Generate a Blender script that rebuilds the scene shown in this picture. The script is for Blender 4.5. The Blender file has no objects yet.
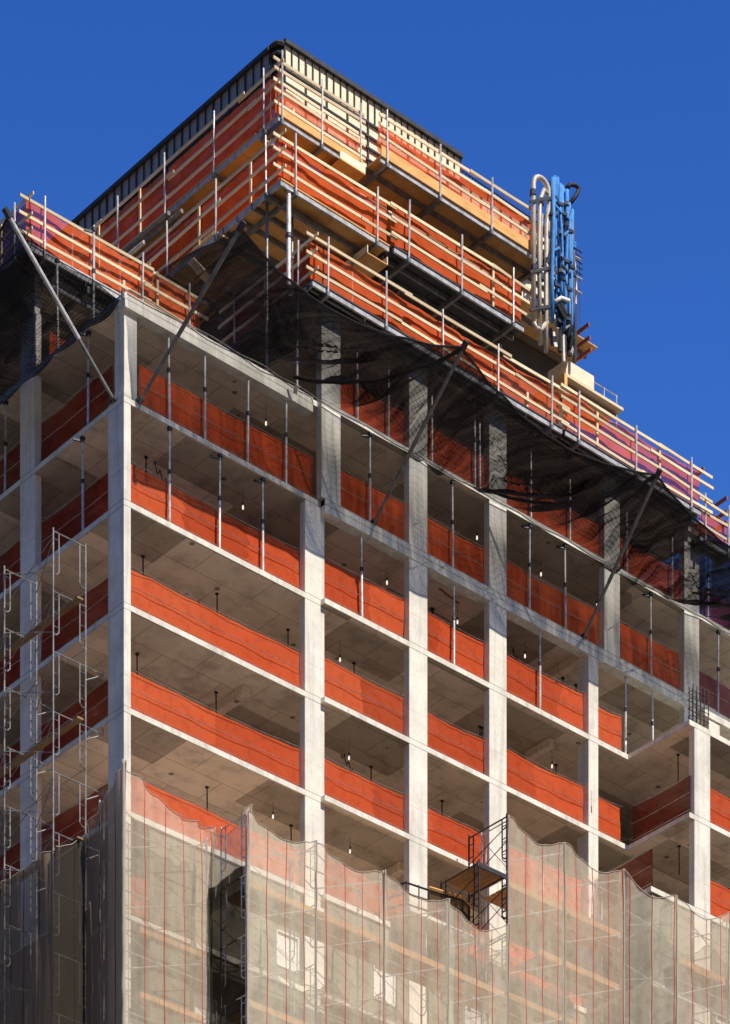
import bpy, math, random
from math import sin, cos, pi, radians, hypot
from mathutils import Vector, noise
rnd = random.Random(11)
scene = bpy.context.scene
COL = scene.collection

# ------------------------------------------------------------------ survey of the site
# World axes: +X runs along the sunlit front, +Y along the shaded side, corner of the tower at (0, 0).
FL, HY, CX, EYE = 3400., 2620., 365., 1.7
_n = hypot(1.1368, 1.)
R = (1.1368/_n, 1./_n); L = (-R[1], R[0])
Z0 = 105.3; X0 = (124-CX)/FL*Z0
CAM = (-(X0*R[0]+Z0*R[1]), -(X0*L[0]+Z0*L[1]), EYE)
def U(px, v):
    k = (px-CX)/FL
    return -((X0+v*L[0])-k*(Z0+v*L[1]))/(R[0]-k*R[1])
def V(px, u):
    k = (px-CX)/FL
    return -((X0+u*R[0])-k*(Z0+u*R[1]))/(L[0]-k*L[1])
def H(py, u, v):
    return EYE+(HY-py)/FL*(Z0+u*R[1]+v*L[1])

# ------------------------------------------------------------------ mesh helpers
class MB:
    def __init__(s): s.v = []; s.f = []; s.uv = {}; s.mi = {}
    def quad8(s, pts, m=0):
        b = len(s.v); s.v += [tuple(p) for p in pts]
        for q in ((0,3,2,1),(4,5,6,7),(0,1,5,4),(1,2,6,5),(2,3,7,6),(3,0,4,7)):
            s.mi[len(s.f)] = m; s.f.append(tuple(b+i for i in q))
        return s
    def box(s, x0, x1, y0, y1, z0, z1, m=0):
        return s.quad8([(x0,y0,z0),(x1,y0,z0),(x1,y1,z0),(x0,y1,z0),(x0,y0,z1),(x1,y0,z1),(x1,y1,z1),(x0,y1,z1)], m)
    def bar(s, p, q, w, h, up=(0,0,1), m=0):
        p = Vector(p); q = Vector(q); d = (q-p).normalized(); up = Vector(up)
        a = d.cross(up)
        if a.length < 1e-4: a = d.cross(Vector((1,0,0)))
        a.normalize(); b = a.cross(d).normalized(); a *= w/2; b *= h/2
        return s.quad8([p-a-b, p+a-b, p+a+b, p-a+b, q-a-b, q+a-b, q+a+b, q-a+b], m)
    def tube(s, pts, r, n=6, m=0):
        pts = [Vector(p) for p in pts]; rings = []
        d0 = (pts[1]-pts[0]).normalized()
        a = d0.cross(Vector((0,0,1)))
        if a.length < 1e-3: a = d0.cross(Vector((1,0,0)))
        a.normalize()
        for i, p in enumerate(pts):
            if i == 0: d = pts[1]-pts[0]
            elif i == len(pts)-1: d = pts[-1]-pts[-2]
            else: d = pts[i+1]-pts[i-1]
            d.normalize(); a = (a-d*a.dot(d)); a.normalize(); b = d.cross(a)
            rr = r[i] if isinstance(r, (list, tuple)) else r
            base = len(s.v)
            for k in range(n):
                t = 2*pi*k/n; s.v.append(tuple(p+a*(rr*cos(t))+b*(rr*sin(t))))
            rings.append(base)
        for i in range(len(rings)-1):
            for k in range(n):
                s.mi[len(s.f)] = m
                s.f.append((rings[i]+k, rings[i]+(k+1) % n, rings[i+1]+(k+1) % n, rings[i+1]+k))
        s.f.append(tuple(rings[0]+k for k in reversed(range(n)))); s.f.append(tuple(rings[-1]+k for k in range(n)))
        return s
    def prism(s, poly, z0, z1, m_side=0, m_bot=0, m_top=0):
        b = len(s.v); n = len(poly)
        s.v += [(x, y, z0) for x, y in poly]+[(x, y, z1) for x, y in poly]
        s.mi[len(s.f)] = m_bot; s.f.append(tuple(b+i for i in reversed(range(n))))
        s.mi[len(s.f)] = m_top; s.f.append(tuple(b+n+i for i in range(n)))
        for i in range(n):
            j = (i+1) % n
            s.mi[len(s.f)] = m_side; s.f.append((b+i, b+j, b+n+j, b+n+i))
        return s
    def sheet(s, grid, uv):
        b = len(s.v); nu, nv = len(grid), len(grid[0])
        for r_ in grid: s.v += [tuple(p) for p in r_]
        for i in range(nu-1):
            for j in range(nv-1):
                q = ((i,j),(i+1,j),(i+1,j+1),(i,j+1))
                s.uv[len(s.f)] = [uv[x][y] for x, y in q]
                s.f.append(tuple(b+x*nv+y for x, y in q))
        return s
    def build(s, name, mat, parent=None, smooth=False, bevel=0):
        me = bpy.data.meshes.new(name)
        if parent is not None: o0 = Vector(WL[parent.name])
        else:
            xs, ys, zs = zip(*s.v)
            o0 = Vector(((min(xs)+max(xs))/2, (min(ys)+max(ys))/2, min(zs)))
        me.from_pydata([tuple(Vector(p)-o0) for p in s.v], [], s.f)
        if s.uv:
            ul = me.uv_layers.new(name='UVMap')
            for p in me.polygons:
                if p.index in s.uv:
                    for li, c in zip(p.loop_indices, s.uv[p.index]): ul.data[li].uv = c
        for m in (mat if isinstance(mat, (list, tuple)) else [mat]): me.materials.append(m)
        for p in me.polygons:
            p.material_index = s.mi.get(p.index, 0); p.use_smooth = smooth
        me.update()
        o = bpy.data.objects.new(name, me); COL.objects.link(o)
        if parent is not None: o.parent = parent
        else: o.location = o0
        WL[o.name] = tuple(o0)
        if bevel:
            md = o.modifiers.new('Bevel', 'BEVEL'); md.width = bevel; md.segments = 1; md.limit_method = 'ANGLE'
        return o
WL = {}
def tag(o, label, cat, group=None):
    o['label'] = label; o['category'] = cat
    if group: o['group'] = group
    return o
def thing(name, loc, label, cat, group=None):
    o = bpy.data.objects.new(name, None); COL.objects.link(o); o.location = loc; WL[o.name] = tuple(loc)
    o.empty_display_size = .2
    return tag(o, label, cat, group)
def struct(o): o['kind'] = 'structure'; return o
def nz(x, y, z=0, s=1): return noise.noise(Vector((x*s, y*s, z*s)))

# ------------------------------------------------------------------ materials
def mat(name):
    m = bpy.data.materials.new(name); m.use_nodes = True
    nt = m.node_tree; nt.nodes.clear()
    out = nt.nodes.new('ShaderNodeOutputMaterial')
    def N(t, **k):
        n = nt.nodes.new('ShaderNode'+t)
        for a, b in k.items():
            if a in n.inputs.keys(): n.inputs[a].default_value = b
            else: setattr(n, a, b)
        return n
    def lk(a, b): nt.links.new(a, b)
    return m, nt, out, N, lk
def ramp(N, stops, interp='LINEAR'):
    r_ = N('ValToRGB'); e = r_.color_ramp.elements; r_.color_ramp.interpolation = interp
    while len(e) > 1: e.remove(e[-1])
    e[0].position = stops[0][0]; e[0].color = (*stops[0][1], 1)
    for p, c in stops[1:]:
        x = e.new(p); x.color = (*c, 1)
    return r_
def g(v): return (v, v, v)

def concrete(name, base, dark=.7, rough=.9, streak=True):
    m, nt, out, N, lk = mat(name)
    geo = N('NewGeometry')
    b = N('BsdfPrincipled', Roughness=rough)
    n1 = N('TexNoise', Scale=1.1, Detail=7, Roughness=.66); lk(geo.outputs['Position'], n1.inputs['Vector'])
    n2 = N('TexNoise', Scale=9, Detail=5, Roughness=.7); lk(geo.outputs['Position'], n2.inputs['Vector'])
    r1 = ramp(N, [(.3, tuple(c*dark for c in base)), (.62, base)]); lk(n1.outputs[0], r1.inputs[0])
    r2 = ramp(N, [(.28, g(.78)), (.45, g(.98)), (.7, g(1.03))]); lk(n2.outputs[0], r2.inputs[0])
    mx = N('MixRGB', blend_type='MULTIPLY', Fac=.75); lk(r1.outputs[0], mx.inputs[1]); lk(r2.outputs[0], mx.inputs[2])
    last = mx
    if streak:   # vertical run stains and pour joints
        mp = N('Mapping'); mp.inputs['Scale'].default_value = (2.2, 2.2, .12); lk(geo.outputs['Position'], mp.inputs[0])
        n3 = N('TexNoise', Scale=2., Detail=4); lk(mp.outputs[0], n3.inputs['Vector'])
        r3 = ramp(N, [(.36, g(.74)), (.5, g(1))]); lk(n3.outputs[0], r3.inputs[0])
        m3 = N('MixRGB', blend_type='MULTIPLY', Fac=.6); lk(last.outputs[0], m3.inputs[1]); lk(r3.outputs[0], m3.inputs[2]); last = m3
    # small bug holes and spatter
    vo = N('TexVoronoi', Scale=5.5); lk(geo.outputs['Position'], vo.inputs['Vector'])
    r4 = ramp(N, [(.0, g(.35)), (.075, g(.6)), (.1, g(1))]); lk(vo.outputs['Distance'], r4.inputs[0])
    m4 = N('MixRGB', blend_type='MULTIPLY', Fac=.6); lk(last.outputs[0], m4.inputs[1]); lk(r4.outputs[0], m4.inputs[2])
    lk(m4.outputs[0], b.inputs['Base Color'])
    last = m4
    if streak:
        sp = N('SeparateXYZ'); lk(geo.outputs['Position'], sp.inputs[0])
        a1 = N('Math', operation='ADD'); a1.inputs[1].default_value = 12.8-51.4+64.; lk(sp.outputs[2], a1.inputs[0])
        a2 = N('Math', operation='DIVIDE'); a2.inputs[1].default_value = 3.2; lk(a1.outputs[0], a2.inputs[0]); a3 = N('Math', operation='FRACT'); lk(a2.outputs[0], a3.inputs[0])
        r5 = ramp(N, [(0, g(.3)), (.005, g(.3)), (.009, g(1)), (.30, g(1)), (.302, g(.72)), (.306, g(.72)), (.308, g(1)), (.937, g(1)), (.941, g(.35)), (.946, g(.35)), (.95, g(1))]); lk(a3.outputs[0], r5.inputs[0])
        m5 = N('MixRGB', blend_type='MULTIPLY', Fac=.8); lk(m4.outputs[0], m5.inputs[1]); lk(r5.outputs[0], m5.inputs[2]); last = m5
        lk(m5.outputs[0], b.inputs['Base Color'])
    bp = N('Bump', Strength=.35, Distance=.02); lk(n2.outputs[0], bp.inputs['Height']); lk(bp.outputs[0], b.inputs['Normal'])
    lk(b.outputs[0], out.inputs[0])
    return m
CONC = concrete('cast_concrete', (.90, .845, .715), dark=.76)
CONC_EDGE = concrete('slab_edge_concrete', (.90, .845, .71), dark=.66)
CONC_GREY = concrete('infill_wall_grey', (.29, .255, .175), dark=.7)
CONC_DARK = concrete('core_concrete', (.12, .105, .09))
def soffit():
    m, nt, out, N, lk = mat('formed_soffit')
    geo = N('NewGeometry'); b = N('BsdfPrincipled', Roughness=.75)
    def brick(sc, w, h, c1, c2, mortar, ms, off=.5, rot=0):
        mp = N('Mapping'); mp.inputs['Rotation'].default_value = (0, 0, rot); lk(geo.outputs['Position'], mp.inputs[0])
        t = N('TexBrick', Scale=sc, offset=off); t.inputs['Color1'].default_value = (*c1, 1); t.inputs['Color2'].default_value = (*c2, 1)
        t.inputs['Mortar'].default_value = (*mortar, 1); t.inputs['Mortar Size'].default_value = ms; t.inputs['Mortar Smooth'].default_value = .3
        t.inputs['Brick Width'].default_value = w; t.inputs['Row Height'].default_value = h
        lk(mp.outputs[0], t.inputs['Vector']); return t
    a = brick(1, 2.44, 1.22, (.90, .75, .59), (.76, .625, .48), (.36, .28, .2), .012)
    sp = N('SeparateXYZ'); lk(geo.outputs['Position'], sp.inputs[0])
    def cell(sock, size, off):
        q = N('Math', operation='MULTIPLY_ADD'); q.inputs[1].default_value = 1/size; q.inputs[2].default_value = off; lk(sock, q.inputs[0])
        f = N('Math', operation='FLOOR'); lk(q.outputs[0], f.inputs[0]); return f.outputs[0]
    cb = N('CombineXYZ'); lk(cell(sp.outputs[0], 3.35, .25), cb.inputs[0]); lk(cell(sp.outputs[1], 1.75, -.03), cb.inputs[1]); lk(cell(sp.outputs[2], 1.6, 0), cb.inputs[2])
    wn = N('TexWhiteNoise'); lk(cb.outputs[0], wn.inputs['Vector'])
    c = ramp(N, [(0, (.46, .44, .42)), (.34, (.58, .56, .53)), (.41, (1.0, .98, .95)), (1, (1.15, 1.13, 1.1))]); lk(wn.outputs[0], c.inputs[0])
    mx = N('MixRGB', blend_type='MULTIPLY', Fac=.85); lk(a.outputs[0], mx.inputs[1]); lk(c.outputs[0], mx.inputs[2])
    n1 = N('TexNoise', Scale=1.1, Detail=8, Roughness=.68); lk(geo.outputs['Position'], n1.inputs['Vector'])
    r1 = ramp(N, [(.3, (.55, .52, .50)), (.5, (.96, .94, .92)), (.7, (1.1, 1.06, 1))]); lk(n1.outputs[0], r1.inputs[0])
    m2 = N('MixRGB', blend_type='MULTIPLY', Fac=.85); lk(mx.outputs[0], m2.inputs[1]); lk(r1.outputs[0], m2.inputs[2])
    vo = N('TexVoronoi', Scale=.85); lk(geo.outputs['Position'], vo.inputs['Vector'])
    r2 = ramp(N, [(.0, g(.12)), (.07, g(.25)), (.09, g(1))]); lk(vo.outputs['Distance'], r2.inputs[0])
    m3 = N('MixRGB', blend_type='MULTIPLY', Fac=.8); lk(m2.outputs[0], m3.inputs[1]); lk(r2.outputs[0], m3.inputs[2])
    lk(m3.outputs[0], b.inputs['Base Color']); lk(b.outputs[0], out.inputs[0]); return m
SOFFIT = soffit()

def netmat(name, col, trans, transl=.5, grid=0, seam=None, var=.25, nscale=1.3, stretch=(1, 1, 1), dark=.75, gstr=.3, sheer=None, laps=None, fade=None):
    """woven mesh: part see-through, part lit cloth; grid = visible cell size in metres; seam = (spacing, width, colour)"""
    m, nt, out, N, lk = mat(name)
    uv = N('UVMap'); mp = N('Mapping'); mp.inputs['Scale'].default_value = stretch; lk(uv.outputs[0], mp.inputs[0])
    no = N('TexNoise', Scale=nscale, Detail=6, Roughness=.6); lk(mp.outputs[0], no.inputs['Vector'])
    rc = ramp(N, [(.3, tuple(c*dark for c in col)), (.7, col)]); lk(no.outputs[0], rc.inputs[0])
    colr = rc.outputs[0]
    mr = N('MapRange'); mr.inputs['From Min'].default_value = .28; mr.inputs['From Max'].default_value = .72
    mr.inputs['To Min'].default_value = max(0, trans-var); mr.inputs['To Max'].default_value = min(1, trans+var)
    lk(no.outputs[0], mr.inputs['Value']); alpha = mr.outputs[0]
    sx = N('SeparateXYZ'); lk(uv.outputs[0], sx.inputs[0])
    if laps:
        oi = N('ObjectInfo'); q = N('Math', operation='MULTIPLY_ADD'); q.inputs[1].default_value = 1/laps[0]; lk(sx.outputs[0], q.inputs[0]); lk(oi.outputs['Random'], q.inputs[2])
        n0 = N('TexNoise', Scale=.9, Detail=2); lk(mp.outputs[0], n0.inputs['Vector']); q2 = N('Math', operation='MULTIPLY_ADD'); q2.inputs[1].default_value = .25; lk(n0.outputs[0], q2.inputs[0]); lk(q.outputs[0], q2.inputs[2])
        f = N('Math', operation='FLOOR'); lk(q2.outputs[0], f.inputs[0]); cbx = N('CombineXYZ'); lk(f.outputs[0], cbx.inputs[0]); lk(oi.outputs['Random'], cbx.inputs[1])
        wn = N('TexWhiteNoise'); lk(cbx.outputs[0], wn.inputs['Vector'])
        r9 = ramp(N, [(0, (.62, .55, .55)), (.35, (.82, .76, .76)), (.7, (1, 1, 1)), (1, (1.0, 1.25, 1.3))]); lk(wn.outputs[0], r9.inputs[0])
        m9 = N('MixRGB', blend_type='MULTIPLY', Fac=laps[1]); lk(colr, m9.inputs[1]); lk(r9.outputs[0], m9.inputs[2]); colr = m9.outputs[0]
        k = N('Math', operation='MULTIPLY_ADD'); k.inputs[1].default_value = -.16*laps[1]; k.use_clamp = True; lk(wn.outputs[0], k.inputs[0]); lk(alpha, k.inputs[2]); alpha = k.outputs[0]
        # grime and fine weave lines
        n8 = N('TexNoise', Scale=3.2, Detail=6, Roughness=.7); lk(uv.outputs[0], n8.inputs['Vector']); r8 = ramp(N, [(.32, g(.62)), (.5, g(1))]); lk(n8.outputs[0], r8.inputs[0])
        m8 = N('MixRGB', blend_type='MULTIPLY', Fac=.6); lk(colr, m8.inputs[1]); lk(r8.outputs[0], m8.inputs[2]); colr = m8.outputs[0]
    def stripe(sock, spacing, width):
        a = N('Math', operation='DIVIDE'); a.inputs[1].default_value = spacing; lk(sock, a.inputs[0])
        f = N('Math', operation='FRACT'); lk(a.outputs[0], f.inputs[0])
        c = N('Math', operation='LESS_THAN'); c.inputs[1].default_value = width/spacing; lk(f.outputs[0], c.inputs[0]); return c.outputs[0]
    if sheer:
        a_ = N('MapRange'); a_.inputs['From Min'].default_value = sheer[0]; a_.inputs['From Max'].default_value = sheer[1]; a_.inputs['To Min'].default_value = sheer[2]; a_.inputs['To Max'].default_value = 0
        lk(sx.outputs[0], a_.inputs['Value'])
        b_ = N('MapRange'); b_.inputs['From Min'].default_value = 1.6; b_.inputs['From Max'].default_value = 2.9; b_.inputs['To Min'].default_value = 1; b_.inputs['To Max'].default_value = 0; lk(sx.outputs[1], b_.inputs['Value'])
        k = N('Math', operation='MULTIPLY_ADD'); k.use_clamp = True; lk(b_.outputs[0], k.inputs[0]); lk(a_.outputs[0], k.inputs[1]); lk(alpha, k.inputs[2]); alpha = k.outputs[0]
    if fade:
        a_ = N('MapRange'); a_.inputs['From Min'].default_value = fade[0]; a_.inputs['From Max'].default_value = fade[1]; a_.inputs['To Min'].default_value = fade[2]; a_.inputs['To Max'].default_value = 0
        lk(sx.outputs[1], a_.inputs['Value']); k = N('Math', operation='ADD'); k.use_clamp = True; lk(alpha, k.inputs[0]); lk(a_.outputs[0], k.inputs[1]); alpha = k.outputs[0]
    if grid:
        for s_ in (sx.outputs[0], sx.outputs[1]):
            st = stripe(s_, grid, grid*.22)
            k = N('Math', operation='MULTIPLY_ADD'); k.inputs[1].default_value = -gstr; lk(st, k.inputs[0]); lk(alpha, k.inputs[2])
            k.use_clamp = True; alpha = k.outputs[0]
    if seam:
        st = stripe(sx.outputs[0], seam[0], seam[1])
        mc = N('MixRGB'); lk(st, mc.inputs[0]); lk(colr, mc.inputs[1]); mc.inputs[2].default_value = (*seam[2], 1); colr = mc.outputs[0]
        k = N('Math', operation='MULTIPLY_ADD'); k.inputs[1].default_value = -.8; lk(st, k.inputs[0]); lk(alpha, k.inputs[2]); k.use_clamp = True
        alpha = k.outputs[0]
    d = N('BsdfDiffuse'); t = N('BsdfTranslucent'); lk(colr, d.inputs[0]); lk(colr, t.inputs[0])
    m1 = N('MixShader', Fac=transl); lk(d.outputs[0], m1.inputs[1]); lk(t.outputs[0], m1.inputs[2])
    tr = N('BsdfTransparent'); m2 = N('MixShader'); lk(alpha, m2.inputs[0]); lk(m1.outputs[0], m2.inputs[1]); lk(tr.outputs[0], m2.inputs[2])
    lk(m2.outputs[0], out.inputs[0]); return m
DRED = netmat('shade_toned_red_mesh', (.46, .045, .02), .30, .2, var=.12, nscale=.8, stretch=(1, 3, 1), laps=(2.6, 1), dark=.6)  # guard mesh copy with the side's shade darkened into its colour
FLANK = netmat('flank_shade_toned_mesh', (.34, .045, .02), .36, .2, var=.12, nscale=.8, stretch=(1, 3, 1), laps=(2.0, 1))  # deeper guard mesh copy, shade of the wing flank put into the red
ORANGE2 = netmat('bright_orange_mesh', (.98, .175, .055), .30, .28, var=.14, nscale=.8, stretch=(1, 3, 1), laps=(2.6, .5), dark=.8)
ORANGE = netmat('orange_mesh', (.98, .15, .05), .27, .26, var=.14, nscale=.8, stretch=(1, 3, 1), laps=(2.6, .6), dark=.78)
PURPLE = netmat('purple_mesh', (.30, .05, .10), .22, .3, var=.08)
BLACK = netmat('black_mesh', (.028, .025, .025), .06, .33, grid=.17, var=.24, nscale=1.0, stretch=(2.6, .2, 1), gstr=.06, dark=.15, sheer=(2.5, 9, .24), fade=(.3, 1.4, .30))  # dark streaks in the colour stand in for shading of the folds
TAN_S2 = netmat('tan_mesh_deep_shade_tone', (.095, .078, .06), .36, .3, seam=(.76, .03, (.05, .02, .02)), var=.15, nscale=.9, stretch=(1.6, .35, 1))  # tan mesh coloured near black so its sunlit panel reads as shaded
TAN_S = netmat('tan_mesh_shade_toned', (.46, .34, .215), .34, .3, seam=(.76, .03, (.05, .02, .02)), var=.12, nscale=.5, stretch=(1.6, .35, 1), dark=.8)  # tan mesh copy with the shade of that side mixed into its colour
TAN = netmat('tan_mesh', (.97, .85, .63), .55, .22, seam=(.76, .03, (.48, .05, .03)), var=.16, nscale=.9, stretch=(1.6, .35, 1), dark=.85, laps=(1.52, .3))
BLACK3 = netmat('black_mesh_even', (.018, .017, .02), .30, .2, var=.05)
BROWN = netmat('brown_screen', (.14, .09, .05), .2, .3, var=.1)
BLACK2 = netmat('black_mesh_dense', (.016, .015, .017), .27, .2, grid=.16, var=.26, nscale=.40, stretch=(.5, 1.4, 1), gstr=.14)
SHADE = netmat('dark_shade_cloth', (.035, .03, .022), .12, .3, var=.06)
BAND = netmat('pale_net_edge', (.74, .66, .54), .08, .3, var=.05)

def wood(name, c1, c2, rough=.7, scale=(1., 1., 1.), lo=.7):
    m, nt, out, N, lk = mat(name)
    tc = N('TexCoord'); oi = N('ObjectInfo')
    geo = N('NewGeometry')
    mp = N('Mapping'); mp.inputs['Scale'].default_value = scale; lk(geo.outputs['Position'], mp.inputs[0])
    no = N('TexNoise', Scale=2.2, Detail=7, Roughness=.65); lk(mp.outputs[0], no.inputs['Vector'])
    r_ = ramp(N, [(.3, c1), (.68, c2)]); lk(no.outputs[0], r_.inputs[0])
    hs = N('HueSaturation'); lk(r_.outputs[0], hs.inputs['Color'])
    mr = N('MapRange'); mr.inputs['To Min'].default_value = lo; mr.inputs['To Max'].default_value = 1.1; lk(oi.outputs['Random'], mr.inputs['Value'])
    lk(mr.outputs[0], hs.inputs['Value'])
    b = N('BsdfPrincipled', Roughness=rough); lk(hs.outputs[0], b.inputs['Base Color']); lk(b.outputs[0], out.inputs[0]); return m
BOARD = wood('pine_board', (.80, .58, .31), (.95, .80, .53), scale=(.6, .6, 4), lo=.66)
PLY = wood('formwork_plywood', (.70, .335, .09), (.95, .54, .18), scale=(.8, .8, 3))
PALEPLY = wood('pale_form_ply', (.88, .72, .47), (.97, .87, .64), scale=(.7, .7, 1.4), lo=.95)
PLANK_D = wood('shade_toned_plank', (.30, .165, .065), (.46, .27, .11), scale=(.5, .5, 3))  # plank wood darkened in colour to carry the shade on its undersides
PLANK = wood('scaffold_plank_wood', (.50, .24, .08), (.72, .42, .18), scale=(.5, .5, 3))
def metal(name, col, rough=.5, met=.6, var=.5, spots=True):
    m, nt, out, N, lk = mat(name)
    geo = N('NewGeometry'); no = N('TexNoise', Scale=3.5, Detail=5, Roughness=.7); lk(geo.outputs['Position'], no.inputs['Vector'])
    r_ = ramp(N, [(.34, tuple(c*var for c in col)), (.6, col)]); lk(no.outputs[0], r_.inputs[0])
    b = N('BsdfPrincipled', Roughness=rough, Metallic=met); lk(r_.outputs[0], b.inputs['Base Color']); lk(b.outputs[0], out.inputs[0]); return m
SCAF = metal('scaffold_tube', (.40, .385, .37), .5, .25)
GALV = metal('galvanised_steel', (.74, .72, .69), .5, .2)
DSTEEL = metal('dark_steel', (.06, .06, .062), .55, .3)
MSTEEL = metal('dull_steel', (.26, .25, .24), .5, .4)
ALU = metal('aluminium_ledger', (.62, .60, .56), .45, .3)
BLUE = metal('blue_hose_paint', (.07, .30, .72), .7, 0, .6)
PIPE = metal('pale_pipe', (.62, .55, .45), .5, .1, .7)
RUBBER = metal('black_rubber', (.02, .02, .024), .7, 0)
ROPE = metal('black_rope', (.02, .018, .018), .9, 0)
CABLE = metal('pale_cable', (.55, .52, .48), .6, .2)
WHITE = metal('white_board', (.90, .87, .80), .8, 0, .8)
REDPT = metal('red_painted_wood', (.40, .10, .07), .7, 0, .7)
REBAR = metal('rusty_rebar', (.10, .075, .06), .8, .2)
DPANEL = metal('dark_form_panel', (.34, .35, .34), .6, .1, .75)
NAVY = metal('navy_paint', (.05, .055, .10), .55, .2)
def simple_ground(name, c1, c2, sc):
    m, nt, out, N, lk = mat(name)
    geo = N('NewGeometry'); no = N('TexNoise', Scale=sc, Detail=6); lk(geo.outputs['Position'], no.inputs['Vector'])
    r_ = ramp(N, [(.3, c1), (.7, c2)]); lk(no.outputs[0], r_.inputs[0])
    b = N('BsdfPrincipled', Roughness=.95); lk(r_.outputs[0], b.inputs['Base Color']); lk(b.outputs[0], out.inputs[0]); return m
def bulbmat():
    m, nt, out, N, lk = mat('lit_bulb'); e = N('Emission', Strength=1.1); e.inputs[0].default_value = (1, .9, .75, 1)
    lk(e.outputs[0], out.inputs[0]); return m
BULB = bulbmat()

# ------------------------------------------------------------------ ground
struct(MB().box(-3000, 3000, -3000, 3000, -1, 0).build('ground', simple_ground('ground_dust', (.10, .095, .085), (.15, .14, .125), .05)))
struct(MB().box(-400, 400, -26, -12, -.5, .004).build('road', simple_ground('asphalt', (.04, .04, .042), (.065, .064, .062), .8)))
struct(MB().box(-400, 400, -12, -8, -.5, .13).build('pavement', simple_ground('paving', (.25, .24, .22), (.36, .35, .32), 1.2)))

# ------------------------------------------------------------------ the concrete frame
LV = dict(G=51.4, F=54.6, E=57.8, D=61.0, C=64.2, B=67.4, A=70.6, T=73.8, K=77.0)
VM = -.2                     # plane of the main front; the corner bay stands at 0
DEP = 17.0
bld = thing('concrete_building', (12, 6, 0), 'tall unfinished bare concrete building with open storeys between slabs and columns', 'building')
SM = [CONC_EDGE, SOFFIT, CONC]
uJ = 8.02
def slab(poly, z, t=.175, name='slab'): return MB().prism(poly, z-t, z, 0, 1, 2).build(name, SM, bld)
uW = 22.1; vW = -3.16; uEnd = 36.
uWl = U(651, vW)
for k in ('G', 'F', 'E', 'D', 'C', 'B'):
    z = LV[k]; w0 = uWl if k in 'DEFG' else uW
    slab([(0,0),(uJ,0),(uJ,VM),(w0,VM),(w0,vW),(uEnd,vW),(uEnd,DEP),(0,DEP)], z, .18)
for z in [51.4-3.2*i for i in range(1, 15)]:
    slab([(0,0),(uJ,0),(uJ,VM),(uWl,VM),(uWl,vW),(uEnd,vW),(uEnd,DEP),(0,DEP)], z)
slab([(0,0),(uJ,0),(uJ,VM),(31.5,VM),(31.5,DEP),(0,DEP)], LV['A'])
slab([(0,0),(uJ,0),(uJ,VM),(31.5,VM),(31.5,DEP),(0,DEP)], LV['T'])
MB().box(uJ, 26.6, VM-.03, VM+.35, LV['A']-.42, LV['A']+.03).build('edge_beam', CONC_EDGE, bld)
MB().box(.02, uJ-.35, -.03, .32, LV['T']-.44, LV['T']+.03).build('edge_beam', CONC_EDGE, bld)
slab([(7.75,VM),(26.2,VM),(26.2,DEP),(0,DEP),(0,4.6),(7.75,4.6)], LV['K'])
def column(u0, u1, v0, v1, z0, z1): return MB().box(u0, u1, v0, v1, z0, z1).build('column', CONC, bld, bevel=.012)
P_ = .004
# corner blade, and the slimmer one above it
column(-P_, .27, -P_, .82, 0, LV['A']+.06)
column(U(124.3, .12), U(137, .12), .12, .62, LV['A']+.0, LV['T']-.1)
MB().prism([(-.004,-.006),(.27,-.006),(-.004,.4)], LV['A']+.06, LV['A']+.2).build('kicker', CONC, bld)
def front_col(p0, p1, v0, dep, z0, z1): return column(U(p0, v0), U(p1, v0), v0-P_, v0+dep, z0, z1)
front_col(305, 324.5, 0, .27, 0, LV['A']+.0)
front_col(321.6, 340.7, VM, .27, LV['A'], LV['K']-.1)
front_col(409.3, 427.5, VM, .27, 0, LV['K']-.1)
front_col(489.4, 506.7, VM, .27, 0, LV['K']-.1)
front_col(604.4, 620, VM, .27, LV['A'], LV['K']-.1)
front_col(588.6, 598.4, VM, .56, 0, LV['A']-.1)
front_col(684.4, 699.3, VM, .27, LV['B'], LV['K']-.1)
front_col(694.5, 710.3, vW, .27, 0, LV['B']-.1)
front_col(775, 791, vW, .27, 0, LV['B']-.1)
front_col(845, 861, vW, .27, 0, LV['B']-.1)
for v0, zt in ((4.71, LV['K']-.1), (9.6, LV['K']-.1), (14.4, LV['K']-.1)): column(-P_, .27, v0, v0+.8, 0, zt)
# inner columns, back walls
for u in (5, 10.4, 15.2, 20): column(u, u+.8, 5.2, 5.5, 30, LV['T']-.1)
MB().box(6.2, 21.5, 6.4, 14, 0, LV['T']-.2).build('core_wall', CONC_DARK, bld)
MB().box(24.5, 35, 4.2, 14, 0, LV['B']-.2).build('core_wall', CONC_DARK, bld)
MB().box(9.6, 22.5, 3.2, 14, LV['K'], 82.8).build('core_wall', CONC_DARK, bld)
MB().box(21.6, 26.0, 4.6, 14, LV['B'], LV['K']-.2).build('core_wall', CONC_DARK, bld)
# shallow drop beams under the soffits
for k, (u0, u1, v0, v1) in (('A', (20.05, 20.33, VM+.02, 3.2)), ('B', (19.0, 19.3, .6, 3.5)), ('T', (22.6, 22.9, .4, 3.5)), ('D', (12.4, 12.7, 1, 4)), ('C', (5.4, 5.7, .8, 3.8))):
    MB().box(u0, u1, v0, v1, LV[k]-.48, LV[k]-.19).build('drop_beam', SOFFIT, bld)
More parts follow.
